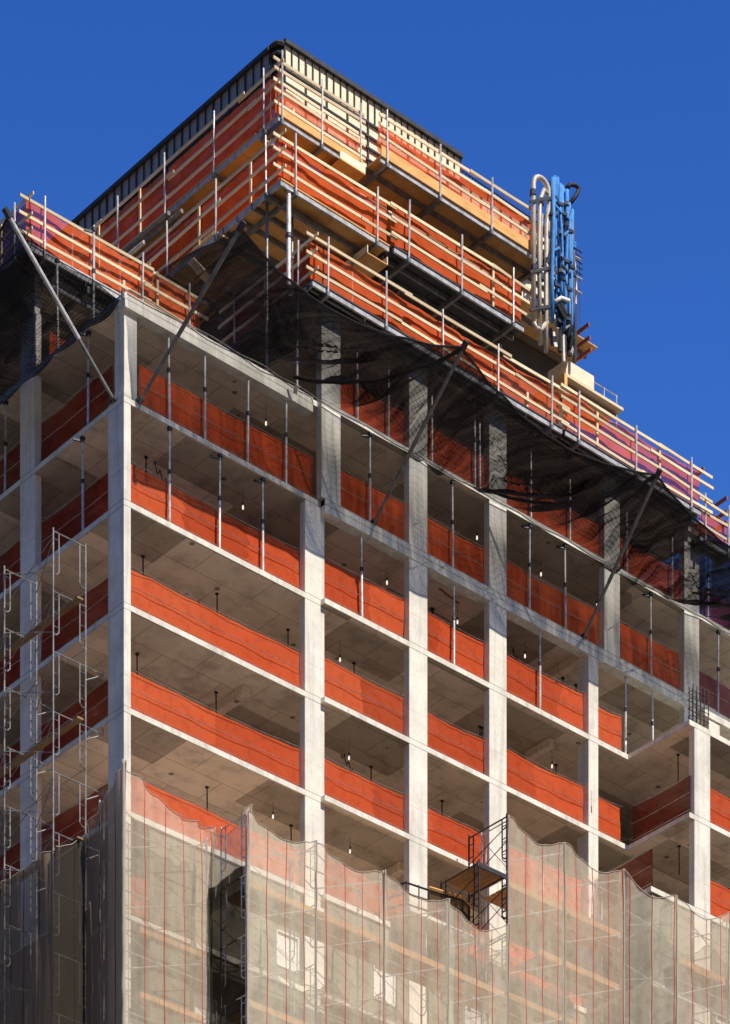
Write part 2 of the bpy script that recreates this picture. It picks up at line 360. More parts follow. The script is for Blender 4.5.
# infill walls of the netted lower storeys, with pale window boards
def infill(u0, u1, v, z0, z1, wins):
    mb = MB(); cuts = sorted(wins); x = u0
    for a, b, c, d in cuts:
        mb.box(x, a, v, v+.15, z0, z1); mb.box(a, b, v, v+.15, z0, c); mb.box(a, b, v, v+.15, d, z1); x = b
    mb.box(x, u1, v, v+.15, z0, z1)
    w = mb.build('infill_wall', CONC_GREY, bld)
    for a, b, c, d in cuts:
        wb = MB().box(a+.03, b-.03, v+.03, v+.09, c+.03, d-.03).build('window_board', WHITE, bld)
        f = MB()
        for q in ((a, v-.01, c, b, v-.01, c), (a, v-.01, d, b, v-.01, d), (a, v-.01, c, a, v-.01, d), (b, v-.01, c, b, v-.01, d)):
            f.bar(q[:3], q[3:], .05, .05, (0, 1, 0))
        f.build('window_frame', WHITE, wb)
infill(1.05, 7.2, .06, 54.6, 57.59, [(6.2, 7.1, 55.0, 56.1)])
infill(8.2, 20.1, VM+.06, 54.6, 57.59, [(10.2, 11.1, 55.1, 56.2), (14.3, 15.2, 55.15, 56.25), (18.9, 19.5, 56.3, 57.4)])
infill(uWl+.1, 22.2, vW+.06, 57.8, 60.79, [])
infill(23.3, 26.5, vW+.06, 54.6, 60.79, [(23.5, 24.1, 57.4, 58.4)])
infill(1.05, 35, .06, 0, 54.39, [(2.8, 3.7, 51.9, 53.0), (6.2, 7.1, 51.9, 53.0), (12.5, 13.4, 51.9, 53), (16, 16.9, 51.9, 53)])
MB().box(.05, .2, .9, 4.6, 51.4, 57.6).build('infill_wall', CONC_DARK, bld)  # both side infills use darker concrete to put that side's shade in colour
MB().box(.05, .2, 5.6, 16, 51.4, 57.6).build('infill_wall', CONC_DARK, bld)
# low cast upstand and lintel standing on the wing roof
up = thing('concrete_upstand', (24.2, -2.0, LV['B']), 'pale concrete stub pier with slab on top, standing on wing roof edge', 'concrete upstand')
MB().box(23.65, 24.25, -2.6, -2.35, LV['B'], LV['B']+.85).build('pier', CONC, up, bevel=.01)
MB().box(23.35, 28.5, -2.65, -2.3, LV['B']+.85, LV['B']+1.07).build('top_slab', CONC_EDGE, up)
sb = MB()
for i in range(5):
    for j in (0, 1):
        x = 22.35+i*.19; y = vW+.06+j*.2
        sb.tube([(x, y, LV['B']), (x+rnd.uniform(-.03, .03), y, LV['B']+1.35+rnd.uniform(-.15, .1))], .02, 5)
for z in (.25, .55, .85, 1.1): sb.tube([(22.3, vW+.05, LV['B']+z), (23.15, vW+.05, LV['B']+z+.02), (23.15, vW+.27, LV['B']+z), (22.3, vW+.27, LV['B']+z), (22.3, vW+.05, LV['B']+z)], .014, 4)
tag(sb.build('starter_bars', REBAR), 'cage of dark starter bars standing on wing roof corner', 'rebar')

# ------------------------------------------------------------------ guard nets on the slab edges
ST = {'T': 'storey behind black net', 'A': 'first storey below black net', 'B': 'second storey below black net',
      'C': 'third storey below black net', 'D': 'fourth storey below black net', 'E': 'fifth storey below black net'}
def guard_net(P, Q, z, label, h=1.15, m=ORANGE, sag=.05, cab=True):
    n = max(4, int(hypot(Q[0]-P[0], Q[1]-P[1])/.28)); d = Vector((Q[0]-P[0], Q[1]-P[1], 0)); ln = d.length; d.normalize()
    nr = Vector((d.y, -d.x, 0)); grid = []; uv = []; sd = rnd.uniform(0, 99)
    def top(t): return h-sag*4*t*(1-t)+.06*nz(t*ln*.6, sd)+.02*nz(t*ln*2.5, sd+2)
    for i in range(n+1):
        t = i/n; a = []; b = []
        for j in range(6):
            s_ = j/5; off = -.12+.055*nz(t*ln*.9, s_*1.5, sd)+.025*nz(t*ln*2.2+s_*1.5, s_*4, sd+7)
            a.append(Vector((P[0], P[1], z+.015+s_*top(t)))+d*(t*ln)+nr*off); b.append((t*ln, s_*h))
        grid.append(a); uv.append(b)
    o = MB().sheet(grid, uv).build('guard_net', m, None, True); tag(o, label, 'safety net', 'orange guard nets along the slab edges')
    if cab:
        for hh in (1, .55, .12):
            pts = [Vector((P[0], P[1], z+.015+hh*top(i/8)))+d*(i/8*ln)+nr*(-.04) for i in range(9)]
            MB().tube(pts, .011, 4).build('cable', CABLE, o)
    return o
def fcol(p0, p1, v): return U(p0, v), U(p1, v)
c2l = fcol(305, 324.5, 0); c2u = fcol(321.6, 340.7, VM); c3 = fcol(409.3, 427.5, VM); c4 = fcol(489.4, 506.7, VM)
c5u = fcol(604.4, 620, VM); c5l = fcol(588.6, 598.4, VM); c6 = fcol(684.4, 699.3, VM); cw = fcol(694.5, 710.3, vW); cw2 = fcol(775, 791, vW)
HT = {'T': 1.35, 'A': 1.45, 'B': 1.42, 'C': 1.38, 'D': 1.4, 'E': 1.35}
for k in 'TABCDE':
    z = LV[k]; up_ = k in 'TA'; v = VM+.13
    bays = []
    if k == 'T': bays += [('second', c2u[1], c3[0])]
    elif k == 'A': bays += [('corner', .75, c2u[0]), ('second', c2u[1], c3[0])]
    else: bays += [('corner', .3, c2l[0]), ('second', c2l[1], c3[0])]
    bays += [('third', c3[1], c4[0])]
    if up_: bays += [('fourth', c4[1], c5u[0]), ('fifth', c5u[1], c6[0])]
    else: bays += [('fourth', c4[1], c5l[0]), ('fifth', c5l[1], (c6[0] if k == 'B' else uW-.1 if k == 'C' else uWl-.1))]
    for nm, a, b in bays:
        vv = .13 if nm == 'corner' else v
        if k == 'B' and nm == 'fifth': b = 22.05
        guard_net((a+.03, vv), (b-.03, vv), z, f'orange mesh guard net, {ST[k]}, {nm} bay of sunlit front', HT[k]+rnd.uniform(-.06, .06))
    if k in 'CD':
        x0 = uW if k == 'C' else uWl
        guard_net((x0+.1, VM+.0), (x0+.1, vW+.15), z, f'shade-toned red net, shaded flank of projecting wing, {ST[k]}', 1.4, FLANK)
        guard_net((cw[1]+.03, vW+.13), (cw2[0]-.03, vW+.13), z, f'orange guard net, {ST[k]}, projecting wing past its corner column', 1.4)
    if k == 'E':
        guard_net((cw[1]+.03, vW+.13), (cw2[0]-.03, vW+.13), z, f'orange guard net on projecting wing, {ST[k]}', 1.4)
    # shaded side
    side = [('next to the corner', .9, 4.68), ('past second column', 5.55, 9.55), ('past third column', 10.45, 14.35)]
    if k == 'T': side = side[:0]
    for nm, a, b in side[:2]:
        guard_net((.13, b), (.13, a), z, f'shade-toned red net, {ST[k]}, shaded side bay {nm}', HT[k]+rnd.uniform(-.05, .05), DRED)
guard_net((c6[1]+.05, VM+.13), (31.2, VM+.13), LV['A'], 'purple guard net at far end of first storey below black net', 1.3, PURPLE)
guard_net((26.2, VM+.13), (31.2, VM+.13), LV['T'], 'purple guard net at far end of storey behind black net', 1.2, PURPLE)
guard_net((.9, 4.2), (.12, 4.2), LV['T'], 'short dark red guard net between props on terrace by side column', .9)

# ------------------------------------------------------------------ shoring props
def prop(x, y, z0, z1, label, t_handle=0):
    o = thing('shoring_prop', (x, y, z0), label, 'shoring prop', 'steel shoring props under the slabs')
    h = z1-z0; lean = (rnd.uniform(-.03, .03), rnd.uniform(-.03, .03)); zm = z0+h*.52
    def at(t): return (x+lean[0]*t, y+lean[1]*t, z0+h*t)
    MB().tube([at(0), at(.54)], .042, 7).build('outer_tube', GALV, o)
    MB().tube([at(.54), at(.97)], .033, 7).build('inner_tube', GALV, o)
    MB().tube([at(.52), at(.56)], .065, 7).build('collar', DSTEEL, o)
    MB().box(x-.08, x+.08, y-.08, y+.08, z0, z0+.015).build('base_plate', GALV, o)
    p = at(1); MB().box(p[0]-.06, p[0]+.06, p[1]-.06, p[1]+.06, z1-.09, z1+.02).build('head_plate', DSTEEL, o)
    if t_handle: MB().bar((p[0]-.30, p[1]+.1, z1-.12), (p[0]+.05, p[1]-.02, z1-.12), .05, .06).build('head_beam', DSTEEL, o)
ordn = ['first', 'second', 'third', 'fourth', 'fifth', 'sixth']
PR = {('A', 'corner bay of sunlit front'): (169.5, 205, 247.5, 286), ('A', 'second bay of sunlit front'): (370,), ('A', 'third bay of sunlit front'): (453,),
      ('A', 'fourth bay of sunlit front'): (529.5, 565.6), ('A', 'fifth bay of sunlit front'): (651,), ('A', 'far end past the last column'): (718,),
      ('B', 'corner bay of sunlit front'): (169.5, 219.5, 263), ('B', 'second bay of sunlit front'): (362,), ('B', 'third bay of sunlit front'): (454,),
      ('B', 'fourth bay of sunlit front'): (540,), ('B', 'fifth bay of sunlit front'): (625.5, 653),
      ('T', 'terrace side of the second column'): (297,), ('T', 'second bay of sunlit front'): (357.5, 388.5), ('T', 'third bay of sunlit front'): (432, 475, 480), ('T', 'fourth bay of sunlit front'): (531, 570), ('T', 'fifth bay of sunlit front'): (627, 672), ('T', 'far end past the last column'): (708,)}
for (k, bay), pxs in PR.items():
    for i, px in enumerate(pxs):
        v = (.09 if 'corner' in bay else VM+.09); x = U(px, v)
        zt = {'T': LV['K']-.19, 'A': LV['T']-.19, 'B': LV['A']-.19}[k]
        tail = '' if len(pxs) == 1 else f', {ordn[i]} from corner'
        prop(x, v, LV[k], zt, f'slim steel prop, {ST[k]}, {bay}{tail}', rnd.random() < .6)
for k, pxs in (('T', (58, 93.5)), ('A', (88, 5)), ('B', (83,))):
    for i, px in enumerate(pxs):
        u = .09; zt = {'T': LV['K']-.19, 'A': LV['T']-.19, 'B': LV['A']-.19}[k]; vy = V(px, u)
        where = 'near the side column' if (k, i) == ('T', 0) else 'near the corner'
        if (k, i) == ('A', 1): where = 'beyond the side column'
        if vy < 4.6 and k == 'T': zt = LV['K']-.3
        prop(u, vy, LV[k], zt, f'slim steel prop, {ST[k]}, shaded side, {where}', rnd.random() < .6)

# ------------------------------------------------------------------ hanging rods and festoon bulbs under the soffits
rods = [('B', (146, 432)), ('C', (143, 217, 288)), ('D', (124+13, 216)), ('C', (354, 480, 556)), ('D', (304, 371, 442, 548)), ('E', (207, 291)),
        ('B', (433,)), ('C', (482,)), ('D', (679,)), ('E', (670,)), ('C', (678,)), ('B', (563, 576))]
seen = {}
for k, pxs in rods:
    zt = LV[k]+3.2-.17
    for px in pxs:
        wing = px > 660; v = -1.6 if wing else 1.7; u = U(px, v)
        key = (k, 'projecting wing' if wing else 'corner bay' if u < 7.6 else 'second bay' if u < 12 else 'third bay' if u < 15.8 else 'fourth bay')
        i = seen[key] = seen.get(key, -1)+1
        o = thing('hanging_rod', (u, v, zt), f'black rod hanging from soffit, {ST[k]}, {key[1]}'+(f', {ordn[i]} from corner' if i or key in (('C', 'corner bay'), ('D', 'corner bay'), ('D','second bay'), ('E','corner bay'), ('C','third bay'), ('B', 'fourth bay')) else ''), 'hanging rod', 'black rods hanging from the soffits')
        ln = rnd.uniform(.85, 1.05)
        MB().tube([(u, v, zt), (u+.01, v, zt-ln)], .022, 6).build('rod', RUBBER, o)
        MB().box(u-.05, u+.05, v-.04, v+.04, zt-.05, zt-.004).build('bracket', RUBBER, o)
bulbs = [('C', (348.5, 340)), ('B', (498, 387)), ('B', (457.5, 639)), ('A', (505, 468)), ('A', (477, 590)), ('B', (525, 672)), ('A', (541, 585)), ('A', (266, 427)), ('D', (349, 758)),
         ('B', (243, 538)), ('C', (550, 769)), ('C', (626, 789)), ('A', (597, 623)), ('E', (273, 821)), ('E', (350, 852)), ('C', (340, 669)), ('A', (415, 572))]
bulbs = [('B', 387), ('B', 457.5), ('A', 477), ('B', 525), ('A', 541), ('A', 266), ('D', 349), ('B', 243), ('C', 552), ('C', 626), ('A', 597), ('E', 273), ('E', 350), ('C', 340), ('B', 490)]
seen = {}
for k, px in bulbs:
    wing = px > 610 and k == 'C'; v = -1.8 if wing else 1.0; u = U(px, v); zt = LV[k]+3.2-.17
    key = (k, 'projecting wing' if wing else 'corner bay' if u < 7.6 else 'second bay' if u < 12 else 'third bay' if u < 15.8 else 'fourth bay' if u < 20.8 else 'fifth bay')
    i = seen[key] = seen.get(key, -1)+1
    o = thing('work_bulb', (u, v, zt), f'lit bulb on black cord, {ST[k]}, {key[1]}'+(f', {ordn[i]} from corner' if key in (('B', 'third bay'), ('A', 'fourth bay')) else ''), 'light bulb', 'bare bulbs strung under the soffits')
    d = rnd.uniform(.35, .6)
    MB().tube([(u, v, zt), (u, v, zt-d)], .008, 4).build('cord', RUBBER, o)
    MB().tube([(u, v, zt-d+.04), (u, v, zt-d-.05)], .028, 6).build('socket', RUBBER, o)
    MB().tube([(u, v, zt-d-.05), (u, v, zt-d-.08), (u, v, zt-d-.13), (u, v, zt-d-.17), (u, v, zt-d-.19)], [.018, .026, .032, .026, .01], 8).build('bulb', BULB, o, True)

for k, u, v, w in (('C', 13.2, 1.3, 'third bay'), ('D', 10.2, 1.5, 'second bay'), ('C', 4.6, 2.2, 'corner bay'), ('D', 17.3, 1.4, 'fourth bay'), ('B', 18.1, 1.5, 'fourth bay'), ('B', 2.4, 1.6, 'corner bay'), ('C', 25.0, -1.3, 'projecting wing')):
    zt = LV[k]+3.2-.18; pts = [(u+.09*i, v+.05*i, zt-.02-.28*abs(sin(i*.75+u))) for i in range(12)]
    tag(MB().tube(pts, .018, 5).build('loose_cable', RUBBER), f'loose black cable looping under soffit, {ST[k]}, {w}', 'cable', 'loose cables under the soffits')
for k, p, q in (('B', (13.0, .3), (14.3, 2.6)), ('B', (13.9, .7), (15.0, .9)), ('C', (13.3, .5), (14.4, .9)), ('C', (9.2, .5), (9.9, 1.5))):
    zt = LV[k]+3.2-.176; MB().bar((*p, zt), (*q, zt), .09, .004).build('paint_mark', REDPT, bld)
# ------------------------------------------------------------------ formwork platforms with rails, boards and orange net
def wrinkled(P, Q, z0, z1, amp=.08, step=.25, nv=7):
    d = Vector((Q[0]-P[0], Q[1]-P[1], 0)); ln = d.length; d.normalize(); nr = Vector((d.y, -d.x, 0))
    n = max(3, int(ln/step)); sd = rnd.uniform(0, 99); grid = []; uv = []
    for i in range(n+1):
        t = i/n*ln; a = []; b = []
        for j in range(nv):
            s_ = j/(nv-1); off = amp*nz(t*.8, s_*2, sd)+amp*.5*nz(t*3.2, s_*4, sd+3); zz = z0+(z1-z0)*s_
            if j == nv-1: zz += .10*nz(t*.6, sd)
            a.append(Vector((P[0], P[1], zz))+d*t+nr*off); b.append((t, s_*(z1-z0)))
        grid.append(a); uv.append(b)
    return MB().sheet(grid, uv)
def platform(label, A, B, z, width, rails, post_h, spacing=2.45, net=(.05, 1.25), toe=None, deckmat=PLY, group=None, soffit_ribs=True, boardlen=4.9,
             over=(.3, .3), postoff=.6, brk=True, stub=True, board_h=.098, boardmat=BOARD, inner=2, netmat_=ORANGE2, post_r=.032, toemat=PLY, clip=(0, 0)):
    """edge line A to B (plan), outside on the right hand of A->B; deck runs inwards"""
    A = Vector((*A, 0)); B = Vector((*B, 0)); d = (B-A); ln = d.length; d.normalize(); out = Vector((d.y, -d.x, 0)); zz = Vector((0, 0, 1))
    o = thing('work_platform', tuple((A+B)/2-out*width/2+zz*z), label, 'work platform', group or 'formwork platforms stepping up the tower')
    def pt(s_, off, h): return A+d*s_+out*off+zz*(z+h)
    # deck plywood in separate runs
    dk = MB(); x = clip[0]
    while x < ln-clip[1]-.05:
        e = min(ln-clip[1], x+2.44)
        dk.quad8([pt(x+.01, -width, -.05), pt(e-.01, -width, -.05), pt(e-.01, 0, -.05), pt(x+.01, 0, -.05), pt(x+.01, -width, 0), pt(e-.01, -width, 0), pt(e-.01, 0, 0), pt(x+.01, 0, 0)]); x = e
    dk.build('deck', deckmat, o)
    MB().bar(pt(clip[0]*.0+.02, -.06, -.13), pt(ln-.02, -.06, -.131), .07, .15).build('ledger', ALU, o)
    for i in range(inner):
        q = width*(i+1)/(inner+.3); MB().bar(pt(clip[0], -q, -.134), pt(ln-clip[1], -q, -.134), .08, .15).build('ledger', MSTEEL, o)
    ns = max(1, round((ln-postoff*2)/spacing)); pos = [postoff+(ln-2*postoff)*i/ns for i in range(ns+1)]
    for p in pos:
        if brk: MB().bar(pt(p, -width, -.29), pt(p, .10, -.27), .11, .15).build('bracket', MSTEEL, o)
        lx = rnd.uniform(-.03, .03); MB().tube([pt(p, .06, -.32), pt(p+lx, .07, post_h+rnd.uniform(-.05, .15))], post_r, 6).build('guard_post', GALV, o)
    for h in rails:
        x = -over[0]; s0 = 0
        while x < ln+over[1]-.2:
            e = min(ln+over[1], x+boardlen*rnd.uniform(.8, 1.1)); t0, t1 = rnd.uniform(-.065, .065), rnd.uniform(-.065, .065); k = rnd.choice((-.015, .03))
            if ln+over[1]-e < .8: e = ln+over[1]
            mid = (x+e)/2; sg = -.02*rnd.random()
            r1 = MB().bar(pt(x, k, h+t0), pt(mid, k, h+(t0+t1)/2+sg), .04, board_h).bar(pt(mid, k, h+(t0+t1)/2+sg), pt(e, k, h+t1), .0399, board_h-.002)
            r1.build('rail_board', boardmat, o); x = e-.35 if e < ln+over[1]-.01 else e
    if stub:
        for i in range(len(pos)-1):
            if rnd.random() < .7:
                s_ = (pos[i]+pos[i+1])/2+rnd.uniform(-.4, .4)
                MB().bar(pt(s_, -.09, .02), pt(s_, -.08, rnd.choice((rails[-1]+.1, .55, rails[-1]+.05))), .09, .045, tuple(out)).build('stanchion', BOARD, o)
    if toe: MB().bar(pt(0, .02, toe/2-.04), pt(ln, .02, toe/2-.04), .03, toe).build('toe_board', toemat, o)
    if net:
        a, b = A+d*.02-out*.16, A+d*(ln-.02)-out*.16
        wrinkled(a, b, z+net[0], z+net[1]).build('net', netmat_, o, True)
    return o
# lowest tier, around the top slab
platform('lowest boarded platform of the front, above the long black net', (7.0, -.8), (18.3, -.8), LV['K'], .62, (.28, .78, 1.3), 1.5, deckmat=DSTEEL, spacing=2.45)
platform('far right end of the lowest front platform, stepping out past the pump hoses', (18.35, -.86), (25.2, -.86), LV['K']-.02, .62, (.1, .55, 1.0, 1.42), 1.55, deckmat=DSTEEL, spacing=2.3, net=(.05, 1.38), over=(.2, .55))
platform('short stepped-down boarded platform at the far end of the front', (25.3, -.7), (26.9, -.7), LV['K']-.75, .6, (.35, .8, 1.25), 1.5, deckmat=DSTEEL, spacing=1., net=(.05, 1.1), over=(.1, .2), postoff=.2)
platform('shaded return of the lowest platform beside the terrace', (7.0, 3.7), (7.0, -.75), LV['K'], .6, (.28, .78, 1.3), 1.5, deckmat=DSTEEL, clip=(0, .64), netmat_=DRED)
platform('boarded platform over the terrace left of the tower', (-.86, 3.86), (6.2, 3.86), LV['K'], .65, (.25, .8, 1.35), 1.55, deckmat=ALU, spacing=2.3, over=(.35, .2), net=(.05, 1.42))
platform('shaded side platform at far left beyond the terrace', (-.86, 16), (-.86, 3.9), LV['K'], .8, (.25, .8, 1.35), 1.5, deckmat=DSTEEL, net=(-.6, 1.45), netmat_=DRED, clip=(0, .1))
# middle tier
Z2, Z1 = 80.2, 83.0
platform('middle platform of the front near the tower corner, thick plywood soffit', (6.19, -.16), (10.9, -.16), Z2, 3.2, (.35, .85, 1.35), 1.62, spacing=2.4, net=(.03, 1.42), inner=4)
platform('middle platform of the front, right part with dark open soffit', (11.0, -.26), (17.0, -.26), Z2, 3.2, (.35, .85, 1.35), 1.62, spacing=2.45, net=(.03, 1.42), deckmat=DSTEEL, inner=5, over=(.15, .5))
platform('middle platform along the shaded side of the tower', (6.19, 14), (6.19, -.1), Z2, 2.4, (.3, .85, 1.4), 1.62, spacing=2.5, net=(.03, 1.4), inner=2, clip=(0, 3.2), netmat_=ORANGE)
# upper tier
platform('upper platform of the front at the tower corner', (6.77, .65), (10.4, .65), Z1, 1.0, (.3, .65, 1.05, 1.45, 1.75), 1.95, spacing=1.75, net=(.0, 1.0), toe=.28, inner=1, over=(.2, .1), postoff=.12)
platform('upper platform of the front, projecting right part above deep plywood soffit', (10.5, -.15), (18.1, -.15), Z1, 1.7, (.62, 1.0, 1.38), 1.5, spacing=2.5, net=(.2, 1.2), toe=.34, inner=2, over=(.05, .1), postoff=.25)
platform('upper platform along the shaded side of the tower', (6.77, 15), (6.77, .7), Z1, .85, (.45, 1.0, 1.55), 1.8, spacing=2.5, net=(.0, 1.5), inner=1, clip=(0, 1.1), netmat_=ORANGE)
# plywood soffit of the next slab behind the upper platforms, on steel joists
tb = thing('slab_formwork', (14, 6, Z1), 'broad plywood slab formwork on steel joists under the tower top', 'formwork')
x = 7.7
while x < 22.5:
    MB().box(x+.006, min(x+2.44, 22.6)-.006, 1.8, 15, Z1-.06, Z1-.02).build('plywood_sheet', PLY, tb); x += 2.44
for y in (2.3, 3.0, 3.7, 4.4, 5.1): MB().bar((7.75, y, Z1-.16), (22.5, y, Z1-.16), .09, .17).build('joist', MSTEEL, tb)
for x in (8.6, 11, 13.5, 16, 18.5): MB().bar((x, 1.75, Z1-.36), (x, 6, Z1-.36), .1, .18).build('bearer', MSTEEL, tb)
# shores between the decks at the tower corner
i = 0
for (x, y, z0, z1, r_) in [(6.65, -.02, LV['K'], Z2-.1, .075), (6.5, .9, LV['T'], Z2-.1, .05), (7.4, .7, LV['K'], Z2-.1, .045), (9.9, .6, LV['K'], Z2-.1, .04), (8.6, 1.5, LV['K'], Z2-.1, .04), (12.6, 1.2, LV['K'], Z2-.1, .04), (15.1, 1.2, LV['K'], Z2-.1, .04)]:
    w = ['thick bright pipe under the corner of the middle platform', 'dull pipe on shaded flank just behind the corner pipe', 'thin pipe just right of the thick corner pipe', 'thin pipe under the plywood soffit beside its open joist box', 'thin pipe deep under the middle platform near the corner', 'thin pipe under the dark right soffit, nearer the corner', 'thin pipe under the dark right soffit, farther from the corner'][i]
    o = thing('shore_pipe', (x, y, z0), w, 'shore pipe', 'pipes shoring the middle platforms')
    MB().tube([(x, y, z0), (x, y, z1)], r_, 8).build('pipe', GALV if i == 0 else MSTEEL, o); MB().box(x-.12, x+.12, y-.12, y+.12, z1-.02, z1+.0).build('head_plate', MSTEEL, o)
    MB().tube([(x, y, z0+(z1-z0)*.5), (x, y, z0+(z1-z0)*.5+.12)], r_*1.5, 8).build('collar', DSTEEL, o)
    i += 1
# open plywood box and loose boards
bx = thing('joist_box', (10.4, .05, Z2-.5), 'open-ended plywood beam box slung under the middle platform', 'beam box')
MB().box(10.0, 10.9, -.05, 2.4, Z2-.62, Z2-.58).build('bottom_panel', PLY, bx)
for x in (10.0, 10.87): MB().box(x, x+.03, -.05, 2.4, Z2-.58, Z2-.34).build('side_panel', PALEPLY, bx)
MB().box(10.05, 10.85, .2, .24, Z2-.57, Z2-.36).build('end_panel', RUBBER, bx)
bx2 = thing('joist_box', (10.3, .4, Z1-.6), 'plywood end box under the step of the upper platform', 'beam box')
MB().box(9.3, 10.4, .5, 2.2, Z1-.36, Z1-.32).build('bottom_panel', PLY, bx2)
MB().box(9.3, 10.4, .5, .54, Z1-.32, Z1-.06).build('side_panel', PALEPLY, bx2)

for i, (x, y, z, ln, m_, w) in enumerate([(6.45, 6.0, Z1-.55, 5.5, MSTEEL, 'upper of three grey tubes lying under the shaded upper platform'), (6.55, 5.4, Z1-.75, 6.5, MSTEEL, 'middle of three grey tubes lying under the shaded upper platform'), (6.35, 7.2, Z1-.95, 5, GALV, 'lowest of three grey tubes lying under the shaded upper platform')]):
    tag(MB().tube([(x, y, z), (x-.05, y+ln, z+.04)], .075, 8).build('steel_tube', m_), w, 'tube', 'tubes under the shaded upper platform')
lp = thing('plank_stack', (6.2, 4.4, Z2), 'stack of short brown planks beside rails on shaded middle platform', 'plank stack')
for i in range(5): MB().bar((6.35+.02*i, 3.2+.3*rnd.random(), Z2+.04+.06*i), (6.4+.02*i, 5.4+.5*rnd.random(), Z2+.05+.06*i), .22, .05).build('plank', BOARD, lp)
yb = tag(MB().bar((5.6, 3.75, 79.3), (6.35, 3.7, 78.95), .35, .05).build('loose_board', PALEPLY), 'pale loose board jutting out below the shaded middle platform', 'board')
# ------------------------------------------------------------------ wall formwork on top
def wallform(label, A, B, z0, z1, panelmat, pitch, waler_h, ribmat, big=3, cap=.14):
    A = Vector((*A, 0)); B = Vector((*B, 0)); d = B-A; ln = d.length; d.normalize(); out = Vector((d.y, -d.x, 0)); Zv = Vector((0, 0, 1))
    o = thing('wall_formwork', tuple((A+B)/2+Zv*z0), label, 'wall formwork', 'wall forms crowning the tower')
    def pt(s_, off, z): return A+d*s_+out*off+Zv*z
    x = 0
    while x < ln-.05:
        e = min(ln, x+pitch*big*2); MB().quad8([pt(x+.01, -.1, z0), pt(e-.01, -.1, z0), pt(e-.01, 0, z0), pt(x+.01, 0, z0), pt(x+.01, -.1, z1), pt(e-.01, -.1, z1), pt(e-.01, 0, z1), pt(x+.01, 0, z1)]).build('panel', panelmat, o); x = e
    n = int(ln/pitch)
    for i in range(n+1):
        s_ = ln*i/n; lo = z0 if i % big == 0 else z1-.78
        MB().bar(pt(s_, .04, lo), pt(s_, .04, z1-.02), .05, .03 if i % big else .055, tuple(d)).build('rib', ribmat, o)
    for h in waler_h: MB().bar(pt(-.02, .05, z0+h), pt(ln+.02, .05, z0+h), .07, .065).build('waler', ribmat, o)
    MB().bar(pt(-.03, .0, z1+cap/2-.02), pt(ln+.03, .0, z1+cap/2-.02), .26, cap).build('cap', ribmat, o)
    return o
ZT = 86.35
wallform('sunlit pale plywood wall form with black ribs crowning the tower front', (7.85, 1.65), (15.75, 1.65), Z1, ZT, PALEPLY, .302, (.35, .8, 1.25, 1.65, 2.05, 2.5), DSTEEL)
wallform('dark wall form running along the shaded side of the tower top', (7.6, 16), (7.6, 2.05), Z1, 86.2, DPANEL, .42, (.4, .9, 1.4, 1.9, 2.35), DSTEEL, big=2, cap=.12)
wallform('low wall form past the end of the tall pale one', (15.85, 1.75), (20.6, 1.75), Z1, 85.75, PALEPLY, .45, (.35, .8, 1.25, 1.65), DSTEEL, big=2, cap=.05)
cp = thing('corner_form', (7.7, 1.85, Z1), 'black rounded corner piece joining the two tall wall forms', 'wall formwork')
arc = [(7.6, 2.05), (7.6, 1.85), (7.64, 1.72), (7.74, 1.66), (7.85, 1.64)]
for h in (3.32, 3.0, 2.6): MB().tube([(a, b, Z1+h) for a, b in arc], .09 if h > 3.1 else .06, 6).build('curved_rail', DSTEEL, cp)
MB().prism([(a+.05, b+.05) for a, b in arc]+[(8.0, 2.05)], Z1+1.4, Z1+3.3).build('corner_panel', RUBBER, cp)
rb = MB()
x = 15.9
while x < 22.0:
    hh = 86.45-(x-15.9)*.03+rnd.uniform(-.06, .06); rb.tube([(x, 2.0, Z1), (x, 2.0, hh)], .02, 4); rb.tube([(x+.07, 2.35, Z1), (x+.07, 2.35, hh)], .02, 4); x += .15
for z in (85.3, 85.5, 85.7, 85.9, 86.1, 86.3): rb.tube([(15.85, 1.97, z), (22.0, 1.97, z-.15)], .022, 4); rb.tube([(15.85, 2.38, z), (22.0, 2.38, z-.15)], .018, 4)
tag(rb.build('rebar_mat', REBAR), 'dark mat of wall rebar beyond the end of the pale wall form', 'rebar')

# ------------------------------------------------------------------ pump pipes, blue hoses, and the box platform beside them
def arch(x0, x1, y, zb0, zb1, zt):
    pts = [(x0, y, zb0)]; r_ = (x1-x0)/2; c = (x0+x1)/2
    for k in range(9):
        t = pi-pi*k/8; pts.append((c+r_*cos(t), y, zt-r_+r_*sin(t)))
    return pts+[(x1, y, zb1)]
yp = -.35
pr = thing('pump_pipes', (U(543, yp), yp, 80.0), 'pale steel concrete pump pipes with bent tops beside the blue hoses', 'pump pipes')
def up_(px, py, y=yp): x = U(px, y); return (x, y, H(py, x, y))
pa, pb = up_(533.5, 322), up_(549, 315); topz = up_(541, 178)[2]
MB().tube(arch(pa[0], pb[0], yp, pa[2], pb[2], topz), .085, 10).build('bent_pipe', PIPE, pr, True)
MB().tube([up_(540, 345), up_(539, 240), up_(540, 200), up_(544, 190), up_(549, 196)], .075, 10).build('bent_pipe', PIPE, pr, True)
MB().tube([up_(546, 352), up_(546, 300), up_(546.5, 225), up_(549, 205)], .08, 10).build('straight_pipe', PIPE, pr, True)
MB().tube([up_(533.5, 322), up_(536, 328), up_(541, 330), up_(547, 322)], .08, 8).build('bent_pipe', PIPE, pr, True)
for px, py in ((532, 193), (533, 268), (540, 202), (540, 278), (546, 262), (534, 305), (547, 236), (541, 310)):
    c = up_(px+1, py); MB().tube([(c[0], c[1], c[2]-.09), (c[0], c[1], c[2]+.09)], .115, 9).build('clamp', NAVY, pr)
for py in (200, 270, 308): MB().bar(up_(530, py+2, yp-.1), up_(556, py-3, yp-.1), .05, .09).build('strap', DSTEEL, pr)
